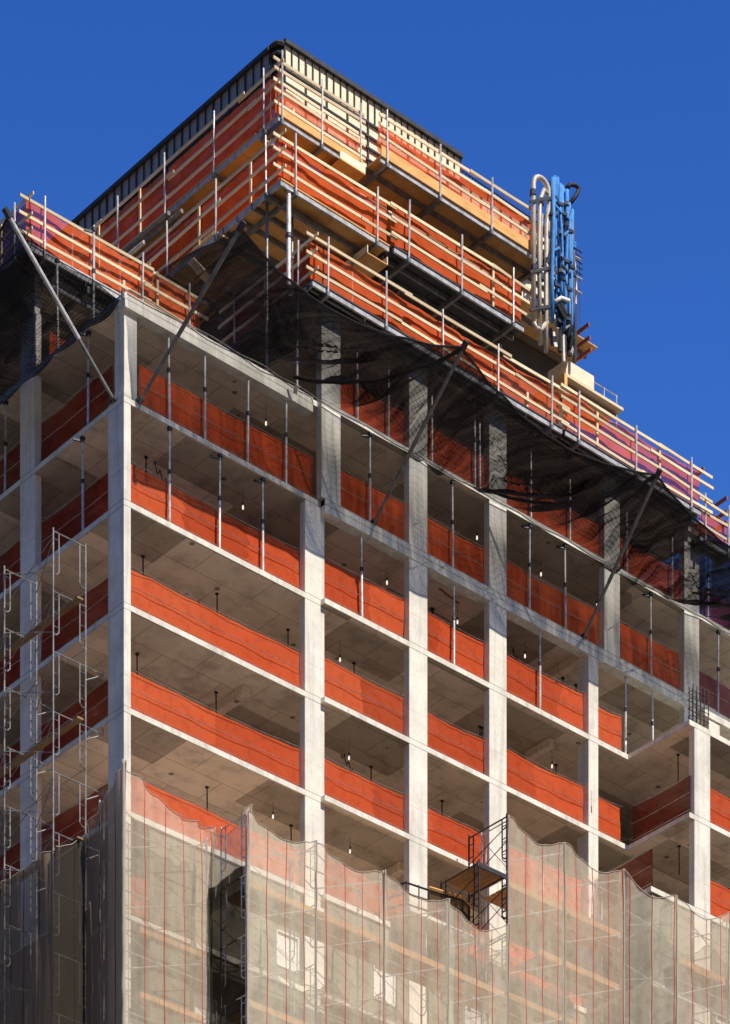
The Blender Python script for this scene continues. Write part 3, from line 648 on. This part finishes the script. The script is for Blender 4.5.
hb = thing('hose_bundle', (U(563, yp), yp, 79.6), 'tall folded bundle of bright blue placing boom pipes with black elbow', 'blue hoses')
for i, (px, t, b, px2) in enumerate([(551, 181, 308, 553), (553, 178, 322, 552.5), (555, 176, 330, 557), (557.5, 178, 345, 558.5), (560, 184, 318, 561), (562, 186, 340, 560.5), (565, 187, 352, 566), (567, 190, 330, 564), (569.5, 203, 350, 570), (572, 210, 354, 571), (559.5, 198, 300, 564), (563.5, 189, 300, 563), (573.5, 222, 345, 573.5)]):
    yy = yp+(.13, -.12, .02)[i % 3]; a = up_(px, t, yy); c = up_(px2, b, yy); q1 = up_(px+(px2-px)*.3+rnd.uniform(-1, 1), t+(b-t)*.33, yy+rnd.uniform(-.06, .06)); q2 = up_(px+(px2-px)*.7+rnd.uniform(-1, 1), t+(b-t)*.68, yy+rnd.uniform(-.06, .06))
    MB().tube([a, q1, q2, c], (.058, .075, .046, .066)[i % 4], 8).build('hose', BLUE if i % 6 else NAVY, hb, True)
    for q in range(3):
        w_ = rnd.uniform(.08, .95); e_ = Vector(a).lerp(Vector(c), w_); MB().tube([e_-Vector((0, 0, .05)), e_+Vector((0, 0, .06))], .1, 7).build('coupling', rnd.choice((NAVY, BLUE, MSTEEL)), hb)
for k in range(5):
    p0 = up_(552+rnd.uniform(0, 18), 205+k*15, yp-.2); p1 = (p0[0]+rnd.uniform(.15, .5), p0[1], p0[2]+rnd.uniform(-.25, .25)); MB().bar(p0, p1, .05, .07).build('cross_strut', rnd.choice((NAVY, DSTEEL, BLUE)), hb)
cbp = [up_(556+8*sin(k*.9), 196+k*12, yp-.17) for k in range(12)]; MB().tube(cbp, .016, 4).build('cable_loop', RUBBER, hb)
cbp = [up_(566+6*sin(k*.7+2), 208+k*12, yp-.19) for k in range(11)]; MB().tube(cbp, .016, 4).build('cable_loop', RUBBER, hb)
for k in range(10): 
    p0 = up_(550+rnd.uniform(0, 24), 312+rnd.uniform(0, 42), yp-.05); MB().bar(p0, (p0[0]+rnd.uniform(-.2, .2), p0[1]+rnd.uniform(-.3, .1), p0[2]+rnd.uniform(.15, .5)), .09, .12).build('boom_bracket', rnd.choice((NAVY, DSTEEL, RUBBER, PIPE)), hb)
for px, py in ((553, 215), (556, 248), (563, 236), (566, 262), (570, 232), (557, 286), (565, 300), (572, 268), (560, 205), (569, 290), (554, 272), (564, 215), (568, 320), (560, 322)):
    c = up_(px, py, yp-.16); MB().bar((c[0]-.13, c[1], c[2]), (c[0]+.13, c[1], c[2]+.05), .1, .1).build('clamp', NAVY, hb)
MB().tube([up_(567, 188), up_(570, 184.5), up_(575, 185), up_(579, 188.5), up_(576.5, 195), up_(570.5, 203)], .075, 8).build('black_elbow', RUBBER, hb, True)
MB().tube([up_(555, 302, yp-.2), up_(561, 298, yp-.2), up_(569, 301, yp-.2)], .07, 8).build('white_sleeve', WHITE, hb, True)
for a, b in (((557, 305), (564, 318)), ((560, 304), (566, 315))): MB().tube([up_(*a, yp-.25), up_(*b, yp-.25)], .09, 8).build('black_sleeve', RUBBER, hb)
for px, t, b in ((560, 318, 352), (565, 322, 358), (570, 315, 356), (563, 335, 362), (575, 330, 362)): MB().tube([up_(px, t), up_(px+rnd.uniform(-1, 1), b)], .07, 7).build('foot_jack', rnd.choice((PIPE, RUBBER, DSTEEL)), hb)
for px, py in ((577, 256), (578, 276), (577.5, 290)):
    a = up_(px-2.5, py, yp+.3); 
    MB().bar(a, up_(px-2, py+14, yp+.3), .06, .06).bar(up_(px-2, py+0.5, yp+.3), up_(px+4, py+4, yp-.1), .06, .06).build('white_bracket', WHITE, hb)
for i, (p0, p1) in enumerate((((575, 335), (589, 324.5)), ((576, 348), (590, 338)), ((577, 360), (591, 349.5)))):
    x = U(p0[0], .4); z = H(p0[1], x, .4); y2 = V(p1[0], x)
    o = MB().bar((x, .4, z), (x, y2, z+.03), .05, .13).build('red_plank', REDPT); tag(o, f'{["topmost","middle","lowest"][i]} of three dull red planks jutting out right of the blue hoses', 'plank', 'red planks jutting from the tower')
i = 0
for (p0, p1) in (((697, 474), (704, 467)), ((715, 506), (727, 499)), ((716, 519), (727, 513)), ((716, 530), (727, 525))):
    x = U(p0[0], -.2); z = H(p0[1], x, -.2); y2 = V(p1[0], x)
    o = MB().bar((x, -.2, z), (x, y2, z+.03), .05, .13).build('red_plank', REDPT); tag(o, ['dull red plank end above the last long rail of the front', 'topmost of three red plank ends at the far end of the platforms', 'middle of three red plank ends at the far end of the platforms', 'lowest of three red plank ends at the far end of the platforms'][i], 'plank', 'red planks jutting from the tower'); i += 1
pb_ = thing('landing_platform', (20.4, .4, 79.2), 'small plywood box landing with thin guardrail right of the blue hoses', 'landing platform')
vv = -.1
x0, x1, x2 = U(566, vv), U(594, vv), U(621, vv); zt = H(359, x0, vv); zb = H(376, x0, vv)
MB().box(x0, x1, vv, vv+.9, zb+.03, zt).build('plywood_box', PALEPLY, pb_)
MB().box(x0-.1, x2, vv-.12, vv+1.5, zb-.10, zb).build('deck', BOARD, pb_)
for q in (.2, .9): MB().bar((x0, vv+q, zb-.2), (x2-.1, vv+q, zb-.2), .1, .14).build('joist', MSTEEL, pb_)
MB().bar((x0-.15, vv-.15, zb-.25), (x0-.15, vv+1.4, zb-.25), .14, .4).build('end_joist', PLY, pb_)
for px in (583, 604, 616.5): x = U(px, vv+.9); MB().tube([(x, vv+.9, zb), (x, vv+.9, zb+1.25)], .025, 5).build('guard_post', GALV, pb_)
for h in (.65, 1.22): MB().tube([(U(577, vv+.9), vv+.9, zb+h), (U(617, vv+.9), vv+.9, zb+h)], .022, 5).build('rail', GALV, pb_)

# ------------------------------------------------------------------ outriggers and black catch nets
tips = [(.87, -4.63, 73.74), (9.92, -4.77, 74.07), (19.1, -4.5, 73.95), (28.6, -4.6, 74.0)]
tipL = [(-4.05, .46, 74.54), (-4.1, 10.2, 74.4)]
def strut(p, q, label):
    o = thing('net_outrigger', p, label, 'net outrigger', 'outrigger poles holding the black net')
    p = Vector(p); q = Vector(q); d = (q-p).normalized()
    MB().tube([p, q+d*.15], .055, 8).build('pole', MSTEEL, o); MB().tube([p+d*1.9, p+d*(p-q).length], .066, 8).build('sleeve', GALV if 'far left' in label else MSTEEL, o)
    MB().box(p.x-.09, p.x+.09, p.y-.09, p.y+.09, p.z, p.z+.1).build('foot_bracket', DSTEEL, o)
    MB().tube([q-d*.1, q+d*.2], .10, 8).build('tip_shackle', DSTEEL, o)
za = LV['A']+.03
strut((.59, -.02, za), tips[0], 'grey pole slanting up over the corner bay to the peaked black net')
strut((10.12, VM-.02, za), tips[1], 'grey pole slanting up across the second bay of sunlit front')
strut((19.86, VM-.02, za), tips[2], 'grey pole slanting up across the fourth bay of sunlit front')
strut((-.02, .46, za), tipL[0], 'bright grey pole slanting to far left from the shaded corner')
def catch_net(label, inner, outer, tipidx, sag_mid, n_u=230, n_v=34, fold=.24, bow=.6, nm=None):
    """inner(t), outer(t): Vectors; tipidx: t values of the peaks the cloth hangs from"""
    grid = []; uv = []; sd = rnd.uniform(0, 50)
    for i in range(n_u+1):
        t = i/n_u; a_, b_ = inner(t), outer(t); ra = []; rb_ = []
        dist = min(abs(t-p) for p in tipidx); L_ = (inner(1)-inner(0)).length
        for j in range(n_v+1):
            s_ = j/n_v; p = a_.lerp(b_, s_)
            p.z -= bow*sin(pi*s_)*(.6+.4*min(1, dist*8))*(1 if p.x > 8 or nm else .35)
            # folds fanning out of the peaks plus slack along the slab edge
            ang = dist*L_/(1.15-s_*.95)+4*min(range(len(tipidx)), key=lambda q: abs(t-tipidx[q]))*0
            rk = 1-abs(nz(ang*.9, sd, 0))*2.2; w_ = min(1, (1-s_)*2.2)*min(1, s_*5)
            p.z += fold*1.9*rk*w_*.5+fold*.9*w_*nz(ang*2.3, s_*2, sd+4)+fold*.5*nz(t*L_*3, s_*5, sd+9)*w_*.6
            swag = sin(t*L_*.34+sd)**2; p.z -= .5*swag*max(0, sin(pi*min(1, s_*2.4)))*(1 if p.x > 9 else .1)
            p.x += .12*nz(t*L_*.8, s_*4, sd+20); p.y += .10*nz(t*L_*.9, s_*4, sd+30)
            ra.append(p); rb_.append((t*L_+.55*ang*(1-s_), s_*5))
        grid.append(ra); uv.append(rb_)
    o = MB().sheet(grid, uv).build('catch_net', nm or BLACK, None, True); tag(o, label, 'safety net', 'black catch nets slung from the outriggers')
    MB().tube([r_[-1] for r_ in grid[::2]], .035, 5).build('edge_rope', ROPE, o)
    MB().tube([r_[0]+Vector((0, -.03, .03)) for r_ in grid[::2]], .016, 5).build('edge_cable', CABLE, o)
    return o
def span(pts, sag, inward=.35, nrm=(0, 1, 0)):
    P = [Vector(p) for p in pts]; tot = [0]
    for a, b in zip(P, P[1:]): tot.append(tot[-1]+(b-a).length)
    def f(t):
        s_ = t*tot[-1]
        for k in range(len(P)-1):
            if s_ <= tot[k+1]+1e-6:
                q = (s_-tot[k])/(tot[k+1]-tot[k]); p = P[k].lerp(P[k+1], q); w = 4*q*(1-q); p.z -= sag*w
                return p+Vector(nrm)*inward*w
        return P[-1].copy()
    return f, [x/tot[-1] for x in tot]
of, tt = span(tips, .55, .55)
def inn(t):
    p = of(t); return Vector((p.x-.25 if t > 0 else .1, VM-.06 if p.x > 8 else -.06, LV['T']+.03 if p.x < 8 else LV['T']-.16-.07*abs(sin(t*38))))
catch_net('long black catch net draped across the sunlit front below the platforms', inn, of, tt, .5)
for i, (a, b, w) in enumerate((((9.92, -4.77, 74.07), (6.6, -.3, 73.9), 'first tip, slack towards the corner'), ((19.1, -4.5, 73.95), (14.9, -.4, 73.7), 'farther tip, slack towards the corner'))):
    A_, B_ = Vector(a), Vector(b); pts = []
    for k in range(25):
        t = k/24; p = A_.lerp(B_, t); p.z -= (.9+.25*(i % 2))*4*t*(1-t)*.62; p.x += .08*nz(t*6, i); p.z += .07*nz(t*9, i+4); pts.append(p)
    tag(MB().tube(pts, [.05+.045*abs(nz(k*.5, i)) for k in range(25)], 6).build('net_hem', ROPE, None, True), 'bunched black net hem hanging from '+w, 'net hem', 'bunched hems of the black net')
of2, t2 = span([tipL[0], tipL[1], (-4.1, 17, 74.4)], .5, .5, (1, 0, 0))
def inn2(t):
    p = of2(t); return Vector((-.06, max(.05, p.y-.3), LV['T']-.2-.15*abs(sin(t*30))))
catch_net('black catch net hung along the shaded side left of the corner', inn2, of2, t2, .5, 110, 20, nm=BLACK2)
# inner veil hanging behind, from the lowest platform down to the slab edge
def veil(label, P, Q, z0, z1, sagz=.4, amp=.22, m=None):
    d = Vector((Q[0]-P[0], Q[1]-P[1], 0)); ln = d.length; d.normalize(); nr = Vector((d.y, -d.x, 0)); sd = rnd.uniform(0, 50)
    n = int(ln/.2); grid = []; uv = []
    for i in range(n+1):
        t = i/n; ra = []; rb_ = []
        for j in range(13):
            s_ = j/12; zb = z0+sagz*abs(sin(t*ln*.32+sd)); off = amp*nz(t*ln*1.1, s_*1.5, sd)+amp*.4*nz(t*ln*3.3, s_*4, sd)+(.55*sin(pi*s_) if amp > .1 else 0)
            ra.append(Vector((P[0], P[1], zb+(z1-zb)*s_))+d*(t*ln)+nr*off); rb_.append((t*ln, s_*3))
        grid.append(ra); uv.append(rb_)
    return tag(MB().sheet(grid, uv).build('hanging_net', m or BLACK2, None, True), label, 'safety net', 'black nets hanging from the lowest platform')
veil('black net hanging at the far end past the last column, against the sky', (26.9, .25), (32, .25), 73.85, 76.9, .02, .04, BLACK3)
veil('black net closing the far flank past the last column', (26.5, 6), (26.5, .2), 73.85, 76.9, .02, .04, BLACK3)
veil('black net hanging beside the terrace from the shaded platform return', (7.0, 3.6), (7.0, -.7), 75.0, LV['K']-.1)
tj = thing('terrace_joists', (3, 5, 76.6), 'dark steel joists under the platform left of the tower, above the terrace', 'joists')
for q in range(6): MB().bar((.3+q*1.25, 3.9, LV['K']-.42), (.3+q*1.25, 8.5, LV['K']-.42), .10, .2).build('joist', MSTEEL, tj)
for q in range(3): MB().bar((0, 4.3+q*1.3, LV['K']-.62), (7.4, 4.3+q*1.3, LV['K']-.62), .10, .18).build('bearer', MSTEEL, tj)
veil('black net hanging at far left from the shaded side platform', (-.84, 14), (-.84, 3.9), 74.4, LV['K']-.1, .5)

# ------------------------------------------------------------------ scaffolds
def scaffold(name, label, group=None): 
    return thing(name, (0, 0, 0), label, 'scaffold', group)
def frame(par, p, q, z, h=1.93, m=SCAF, r_=.026, gate=True):
    """walk-through frame between plan points p and q, legs with short ladders"""
    P = Vector((*p, z)); Q = Vector((*q, z)); d = (Q-P); w = d.length; d.normalize(); Zv = Vector((0, 0, 1))
    f = MB().tube([P, P+Zv*h], r_, 5).build('frame', m, par)
    MB().tube([Q, Q+Zv*h], r_, 5).build('post', m, f)
    MB().tube([P+Zv*(h-.1), Q+Zv*(h-.1)], r_*.8, 5).build('header', m, f)
    if gate:
        for base, sg in ((P, 1), (Q, -1)):
            a = base+d*(sg*.22)
            lm = MB().tube([a+Zv*(h-.12), a+Zv*.55, base+d*(sg*.12)+Zv*.45, base+Zv*.45], r_*.75, 5)
            for k in range(3): lm.tube([base+Zv*(.7+k*.42), a+Zv*(.7+k*.42)], r_*.6, 4)
            lm.build('ladder', m, f)
    return f
def brace(par, p, q, z0, z1, m=SCAF, r_=.015): MB().tube([(*p, z0), (*q, z1)], r_, 4).build('brace', m, par)
HF = 1.86
sc = scaffold('frame_scaffold', 'bare grey frame scaffold climbing the shaded side beside the corner column')
fv = [1.25, 3.85]; uo, ui = -1.79, -.55
topz_ = 66.35
for bi, vv in enumerate((1.25, 3.85, 6.45)):
    for k in range(10):
        z = topz_-HF*(k+1)
        f = frame(sc, (uo, vv), (ui, vv), z, HF)
        if k in (2, 3, 4, 5) and bi < 2:     # side bracket
            zz = z+HF-.1
            MB().tube([(ui, vv, zz), (ui+.68, vv, zz-.02)], .022, 4).tube([(ui+.68, vv, zz-.02), (ui+.02, vv, zz-.42)], .022, 4).tube([(ui+.68, vv, zz-.08), (ui+.68, vv, zz+.14)], .03, 4).build('side_bracket', CABLE, sc)
for k in range(8):
    z = topz_-HF*(k+1)
    for a, b in ((1.25, 3.85), (3.85, 6.45)):
        if k == 0 and a > 3: continue
        brace(sc, (uo, a), (uo, b), z+.5, z+1.6); brace(sc, (uo, b), (uo, a), z+.5, z+1.6); brace(sc, (ui, a), (ui, b), z+.45, z+.45)
        brace(sc, (uo, a), (ui, b), z+HF-.35, z+HF-.35)
for k in (1, 3, 5):
    z = topz_-HF*k-.06
    o = MB().box(-1.05, -.82, 1.0, 7.2, z-.055, z).build('scaffold_plank', PLANK_D)
    tag(o, {1: 'topmost', 3: 'middle', 5: 'lowest'}[k]+' run of narrow brown planks across the bare scaffold of the shaded side', 'scaffold planks', 'plank runs on the shaded scaffold')
    for vv in (1.1, 3.7): pass
# front scaffolds behind the tan net
vN = -2.6
front = [U(p, vN) for p in (247, 316, 384, 448, 508)]
right = [U(p, vN) for p in (508, 565, 624)]+[U(677, -3.9), U(728, -3.9)]
def front_scaffold(name, label, us, vs, ztops, zmin, skip_last=False):
    s_ = scaffold(name, label)
    for i, (u, v) in enumerate(zip(us, vs)):
        z = ztops[i]-HF; k = 0
        while z > zmin:
            frame(s_, (u+.02, v+.07), (u+.02, v+1.3), z, HF, GALV, .026); z -= HF
    for i in range(len(us)-1):
        z = min(ztops[i], ztops[i+1])-HF; k = 0
        while z > zmin:
            a, b = (us[i], vs[i]+.1), (us[i+1], vs[i+1]+.1)
            brace(s_, a, b, z+.4, z+1.6, GALV, .022); brace(s_, a, b, z+1.6, z+.4, GALV, .022)
            a2, b2 = (us[i], vs[i]+1.28), (us[i+1], vs[i+1]+1.28); brace(s_, a2, b2, z+1.6, z+.4)
            brace(s_, a, b, z+1.0, z+1.0, GALV, .026); z -= HF; k += 1
    return s_
ZF = 57.7
front_scaffold('frame_scaffold', 'galvanised frame scaffold behind the tan net of the sunlit front middle', front[:5], [vN]*5, [ZF]*5, 49)
front_scaffold('frame_scaffold', 'taller frame scaffold behind the tan net at the right', right, [vN, vN, vN, -3.9, -3.9], [61.4, 61.45, 61.5, 60.5, 60.7], 49)
cs = front_scaffold('frame_scaffold', 'narrow frame scaffold hugging the corner behind tan net', [U(124, -.6)+.02, U(208, -.6)-.02], [-.6, -.6], [58.2, 57.7], 49)
for i, (us, v0, z, w) in enumerate([((2.9, 13.9), vN, 55.45, 'long sunlit plank run behind the upper tan net of the front middle'), ((2.9, 13.9), vN, 51.75, 'lower plank run behind the tan net of the front middle'),
                             ((14.05, 19.4), vN, 59.2, 'plank run behind the upper tan net at the right'), ((20.9, 25.5), -3.9, 58.4, 'plank run wrapping the projecting wing behind tan net'), ((14.05, 19.4), vN, 55.5, 'lower plank run behind tan net at the right'),
                             ((15.5, 19.3), vN, 57.4, 'short plank run at mid height behind right tan net'), ((-.3, 2.7), -.65, 53.9, 'upper plank run at the corner behind tan net'), ((-.3, 2.7), -.65, 51.9, 'lower plank run at the corner behind tan net')]):
    mb = MB()
    if i in (6, 7): mb.box(us[0]+.5, us[1], v0+.1, v0+.35, z-.05, z+.12)
    else:
        mb.bar((us[0], v0+.12, z+.08), (us[1], v0+.12, z+.08), .04, .2)
        for q in range(4): mb.box(us[0], us[1], v0+.2+q*.27, v0+.44+q*.27, z-.05, z)
    tag(mb.build('scaffold_plank', PLANK), w, 'scaffold planks', 'plank runs behind the tan net')
# stair landing in the gap between the nets
st = thing('stair_tower', (13.9, -1.6, 56), 'dark scaffold stair tower with landing in the gap between tan nets', 'stair tower')
u0 = U(508, vN)
for uu in (u0-.04, u0-1.3):
    for (z, h) in ((59.6, 1.9), (57.6, 1.95), (55.6, 1.95)):
        if uu < u0-.5 and z > 58: continue
        frame(st, (uu, -.75), (uu, vN+.02), z, h, RUBBER, .032)
        brace(st, (uu, -.75), (uu, vN), z+.3, z+1.0, RUBBER, .02); brace(st, (uu, -.75), (uu, vN), z+.9, z+1.5, RUBBER, .02)
mb = MB()
for q in range(6): mb.box(u0-1.25+.2*q, u0-1.25+.2*q+.17, vN+.05, -.95, 59.45, 59.5)
mb.build('landing', PLANK_D, st)
MB().box(u0-1.4, u0-.08, vN-.02, vN+.03, 59.3, 59.45).build('landing_edge', DSTEEL, st)
bal = thing('steel_railing', (11.5, -1.0, 57.8), 'black railing with brown top board bending around the column beside the stair', 'railing')
path = [(10.9, .2), (11.2, -.62), (12.1, -.75), (13.4, -1.0), (13.9, -.8)]
for h in (.35, .7, 1.05): MB().tube([(x, y, 58.0+h) for x, y in path], .035, 5).build('rail', RUBBER, bal)
MB().tube([(x, y, 59.13) for x, y in path[2:]], .06, 5).build('top_board', PLY, bal)
for (x, y) in path+[(11.7, -.7), (12.8, -.9)]: MB().tube([(x, y, 57.85), (x, y, 59.1)], .022, 5).build('post', RUBBER, bal)
MB().sheet([[Vector((x, y+.04, 58.05+.98*j/4)) for j in range(5)] for x, y in path[2:]], [[(x, j*.25) for j in range(5)] for x, y in path[2:]]).build('infill_screen', BROWN, bal)
MB().box(10.9, 14.0, -1.15, -.25, 57.84, 57.95).build('landing_slab', CONC_EDGE, bal)

# ------------------------------------------------------------------ tan debris nets
def debris(label, P, Q, zP, zQ, zb, sag=.42, m=TAN, bow=.12, group='tan debris nets on the scaffolds', uoff=0, pinch=True, name='debris_net', amp=1., lace=True):
    d = Vector((Q[0]-P[0], Q[1]-P[1], 0)); ln = d.length; d.normalize(); nr = Vector((d.y, -d.x, 0)); sd = rnd.uniform(0, 60)
    nx = max(10, int(ln/.085)); nv = 46; grid = []; uv = []
    for i in range(nx+1):
        t = i/nx; zt = zP+(zQ-zP)*t-sag*1.1*(1-abs(2*t-1)**1.45)-(.10*nz(t*5, sd)*t*(1-t)*2)
        ra = []; rb_ = []
        for j in range(nv+1):
            s_ = (j/nv)**1.5; z = zt+(zb-zt)*s_; w = sin(pi*t)
            pull = math.exp(-((zt-z)/1.3))          # gathers near the tied top corners
            off = w*bow*(.5+.5*nz(z*.25, sd))+amp*.05*nz(t*ln*2.4, z*.22, sd)*w+amp*.03*nz(t*ln*6, z*.5, sd)*w
            off += amp*pull*.10*(sin(t*ln*9+sd)*(1-w))
            tx = t+amp*.012*nz(t*6, z*.8, sd)*w
            ra.append(Vector((P[0], P[1], z))+d*(tx*ln)+nr*off); rb_.append((uoff+tx*ln+.05*nz(z*.5, sd), z))
        grid.append(ra); uv.append(rb_)
    o = MB().sheet(grid, uv).build(name, m, None, True); tag(o, label, 'debris net', group)
    hem = [r_[0] for r_ in grid]; MB().tube([p+nr*.015 for p in hem], .013, 5).build('top_hem', BAND, o)
    for ed in ((0, -1) if lace else ()):
        MB().tube([p+nr*.02+Vector((.03*nz(p.z*2.2, sd+ed), 0, 0)) for p in grid[ed][::2]], [.017+.018*abs(nz(p.z*1.7, sd)) for p in grid[ed][::2]], 5).build('edge_lacing', BAND, o, True)
    return o
lab = 'tan net on the sunlit front, '
uc0, uc1 = U(123.5, -.72), 2.88
debris('bright draped tan net at the building corner, sunlit side', (uc0, -.72), (uc1, -.72), 58.75, 57.85, 46, sag=.42, bow=.2, amp=2.2)
guard_net((.3, -.03), (1.95, -.03), 54.7, 'orange mesh patch low behind the draped corner net', 1.25)
debris('narrow tan net panel turning outwards right of the corner bay', (uc1, -.72), (uc1+.02, vN), 57.85, 57.95, 55.2, sag=.55, amp=1.5)
tops = [57.68, 57.72, 57.76, 57.76, 57.85]
names = ['beside the turned panel', 'second panel from the turned panel', 'third panel from the turned panel', 'panel under the stair tower']
for i in range(4):
    z1 = tops[i+1]
    debris(lab+names[i], (front[i], vN), (front[i+1], vN), tops[i], z1, 46, sag=.42 if i < 3 else .55, uoff=i*.37)
rt = [61.44, 61.49, 61.54, 60.57, 60.82]; rv = [vN, vN, vN, -3.9, -3.9]
names = ['tall panel right of the stair tower', 'panel two bays right of the stair tower', 'panel angled out around the projecting wing', 'panel hung before the projecting wing']
for i in range(4): debris(lab+names[i], (right[i], rv[i]), (right[i+1], rv[i+1]), rt[i], rt[i+1], 46, sag=.5, uoff=i*.29)
debris(lab+'panel past the projecting wing at the far edge', (right[4], -3.9), (right[4]+2.9, -3.9), rt[4], 60.9, 46, sag=.45)
debris('narrow shade-toned tan net strip on shaded side touching the corner', (V(84, 0)*0-.62, 1.15), (uc0-.02, -.7), 57.4, 58.5, 46, sag=.14, amp=1.6, m=TAN_S, lace=None)
uq = -1.87; vq = [1.16, V(-3, uq), V(-60, uq)]
zq = [H(848, uq, vq[0]), H(887, uq, vq[1]), H(925, uq, vq[2])]
debris('shade-toned tan net panel on shaded side just left of the corner strip', (uq, 1.16), (-.62, 1.15), zq[0], H(836, -.62, 1.15), 46, sag=.08, amp=1.4, m=TAN_S2, lace=None)
for (i_, w_) in ((0, 'wide shade-toned tan net panel at lower left edge of the shaded side'), (1, 'shade-toned tan net panel on shaded side past the lower left edge')):
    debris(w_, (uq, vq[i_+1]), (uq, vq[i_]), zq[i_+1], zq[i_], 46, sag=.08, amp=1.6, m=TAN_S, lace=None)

# dark shade cloths behind the tan nets
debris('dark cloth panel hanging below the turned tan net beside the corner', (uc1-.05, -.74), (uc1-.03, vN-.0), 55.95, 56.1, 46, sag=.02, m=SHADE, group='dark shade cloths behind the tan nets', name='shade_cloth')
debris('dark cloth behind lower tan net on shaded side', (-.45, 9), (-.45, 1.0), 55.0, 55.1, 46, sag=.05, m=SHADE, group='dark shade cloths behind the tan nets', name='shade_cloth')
# pale wrapped pole at the very corner
wp = MB(); pts = [(uc0-.02+.03*nz(z*1.3, 3), -.76+.02*nz(z*1.7, 5), z) for z in [46+.18*i for i in range(72)]]
wp.tube(pts, [.06+.035*abs(nz(p[2]*2.1, 9)) for p in pts], 7)
tag(wp.build('wrapped_pole', BAND, None, True), 'pale net bunched tightly around the scaffold pole at the building corner', 'wrapped pole')

# ------------------------------------------------------------------ camera, sky, sun
cd = bpy.data.cameras.new('camera'); cam = bpy.data.objects.new('camera', cd); COL.objects.link(cam)
cam.location = CAM; cam.rotation_euler = (radians(90), 0, -math.atan2(R[1], L[1]))
cd.sensor_fit = 'AUTO'; cd.sensor_width = 36; cd.lens = 36*FL/1024; cd.shift_y = (HY-512)/1024; cd.clip_end = 6000; cd.clip_start = .5
scene.camera = cam
EL, AZ = radians(47.5), radians(3)       # sun stands in front of the sunlit facade, a touch to the right
sv = Vector((sin(AZ)*cos(EL), -cos(AZ)*cos(EL), sin(EL)))
sd = bpy.data.lights.new('sun', 'SUN'); sd.energy = 5.0; sd.angle = radians(.5); sd.color = (1., .93, .82)
so = bpy.data.objects.new('sun', sd); COL.objects.link(so); so.rotation_euler = sv.to_track_quat('Z', 'Y').to_euler(); so.location = (0, -60, 140)
w = bpy.data.worlds.new('World'); scene.world = w; w.use_nodes = True; nt = w.node_tree; nt.nodes.clear()
sky = nt.nodes.new('ShaderNodeTexSky'); sky.sky_type = 'NISHITA'; sky.sun_disc = False; sky.sun_elevation = EL
sky.sun_rotation = math.atan2(sv.x, sv.y); sky.altitude = 400; sky.air_density = 1.0; sky.dust_density = .35; sky.ozone_density = 2.2
hs = nt.nodes.new('ShaderNodeHueSaturation'); hs.inputs['Saturation'].default_value = 1.12; hs.inputs['Hue'].default_value = .508; hs.inputs['Value'].default_value = 1.0
bg = nt.nodes.new('ShaderNodeBackground'); bg.inputs[1].default_value = .118; wo = nt.nodes.new('ShaderNodeOutputWorld')
nt.links.new(sky.outputs[0], hs.inputs['Color'])
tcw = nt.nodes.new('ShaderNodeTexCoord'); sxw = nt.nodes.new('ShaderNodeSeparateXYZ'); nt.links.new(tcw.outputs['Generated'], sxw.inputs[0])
rw = nt.nodes.new('ShaderNodeValToRGB'); e = rw.color_ramp.elements; e[0].position = .28; e[0].color = (.10, .09, .08, 1); e[1].position = .50; e[1].color = (.58, 1.08, 1.72, 1); e5 = e.new(.63); e5.color = (.35, .80, 1.52, 1); e3 = e.new(.75); e3.color = (.75, .95, 1.1, 1); e4 = e.new(.92); e4.color = (.6, .65, .7, 1)  # added ramp dims sky below and above the framed band, cutting side fill
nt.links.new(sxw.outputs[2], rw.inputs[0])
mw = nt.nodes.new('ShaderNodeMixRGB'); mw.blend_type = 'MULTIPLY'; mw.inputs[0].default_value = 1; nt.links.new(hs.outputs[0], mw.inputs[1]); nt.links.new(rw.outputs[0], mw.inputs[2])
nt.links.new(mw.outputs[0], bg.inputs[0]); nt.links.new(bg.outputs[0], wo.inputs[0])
scene.view_settings.view_transform = 'Standard'; scene.view_settings.look = 'None'; scene.view_settings.exposure = 0; scene.view_settings.gamma = 1
scene.render.engine = 'CYCLES'; cy = scene.cycles
cy.max_bounces = 8; cy.diffuse_bounces = 4; cy.transparent_max_bounces = 24; cy.use_denoising = True; cy.sample_clamp_indirect = 6
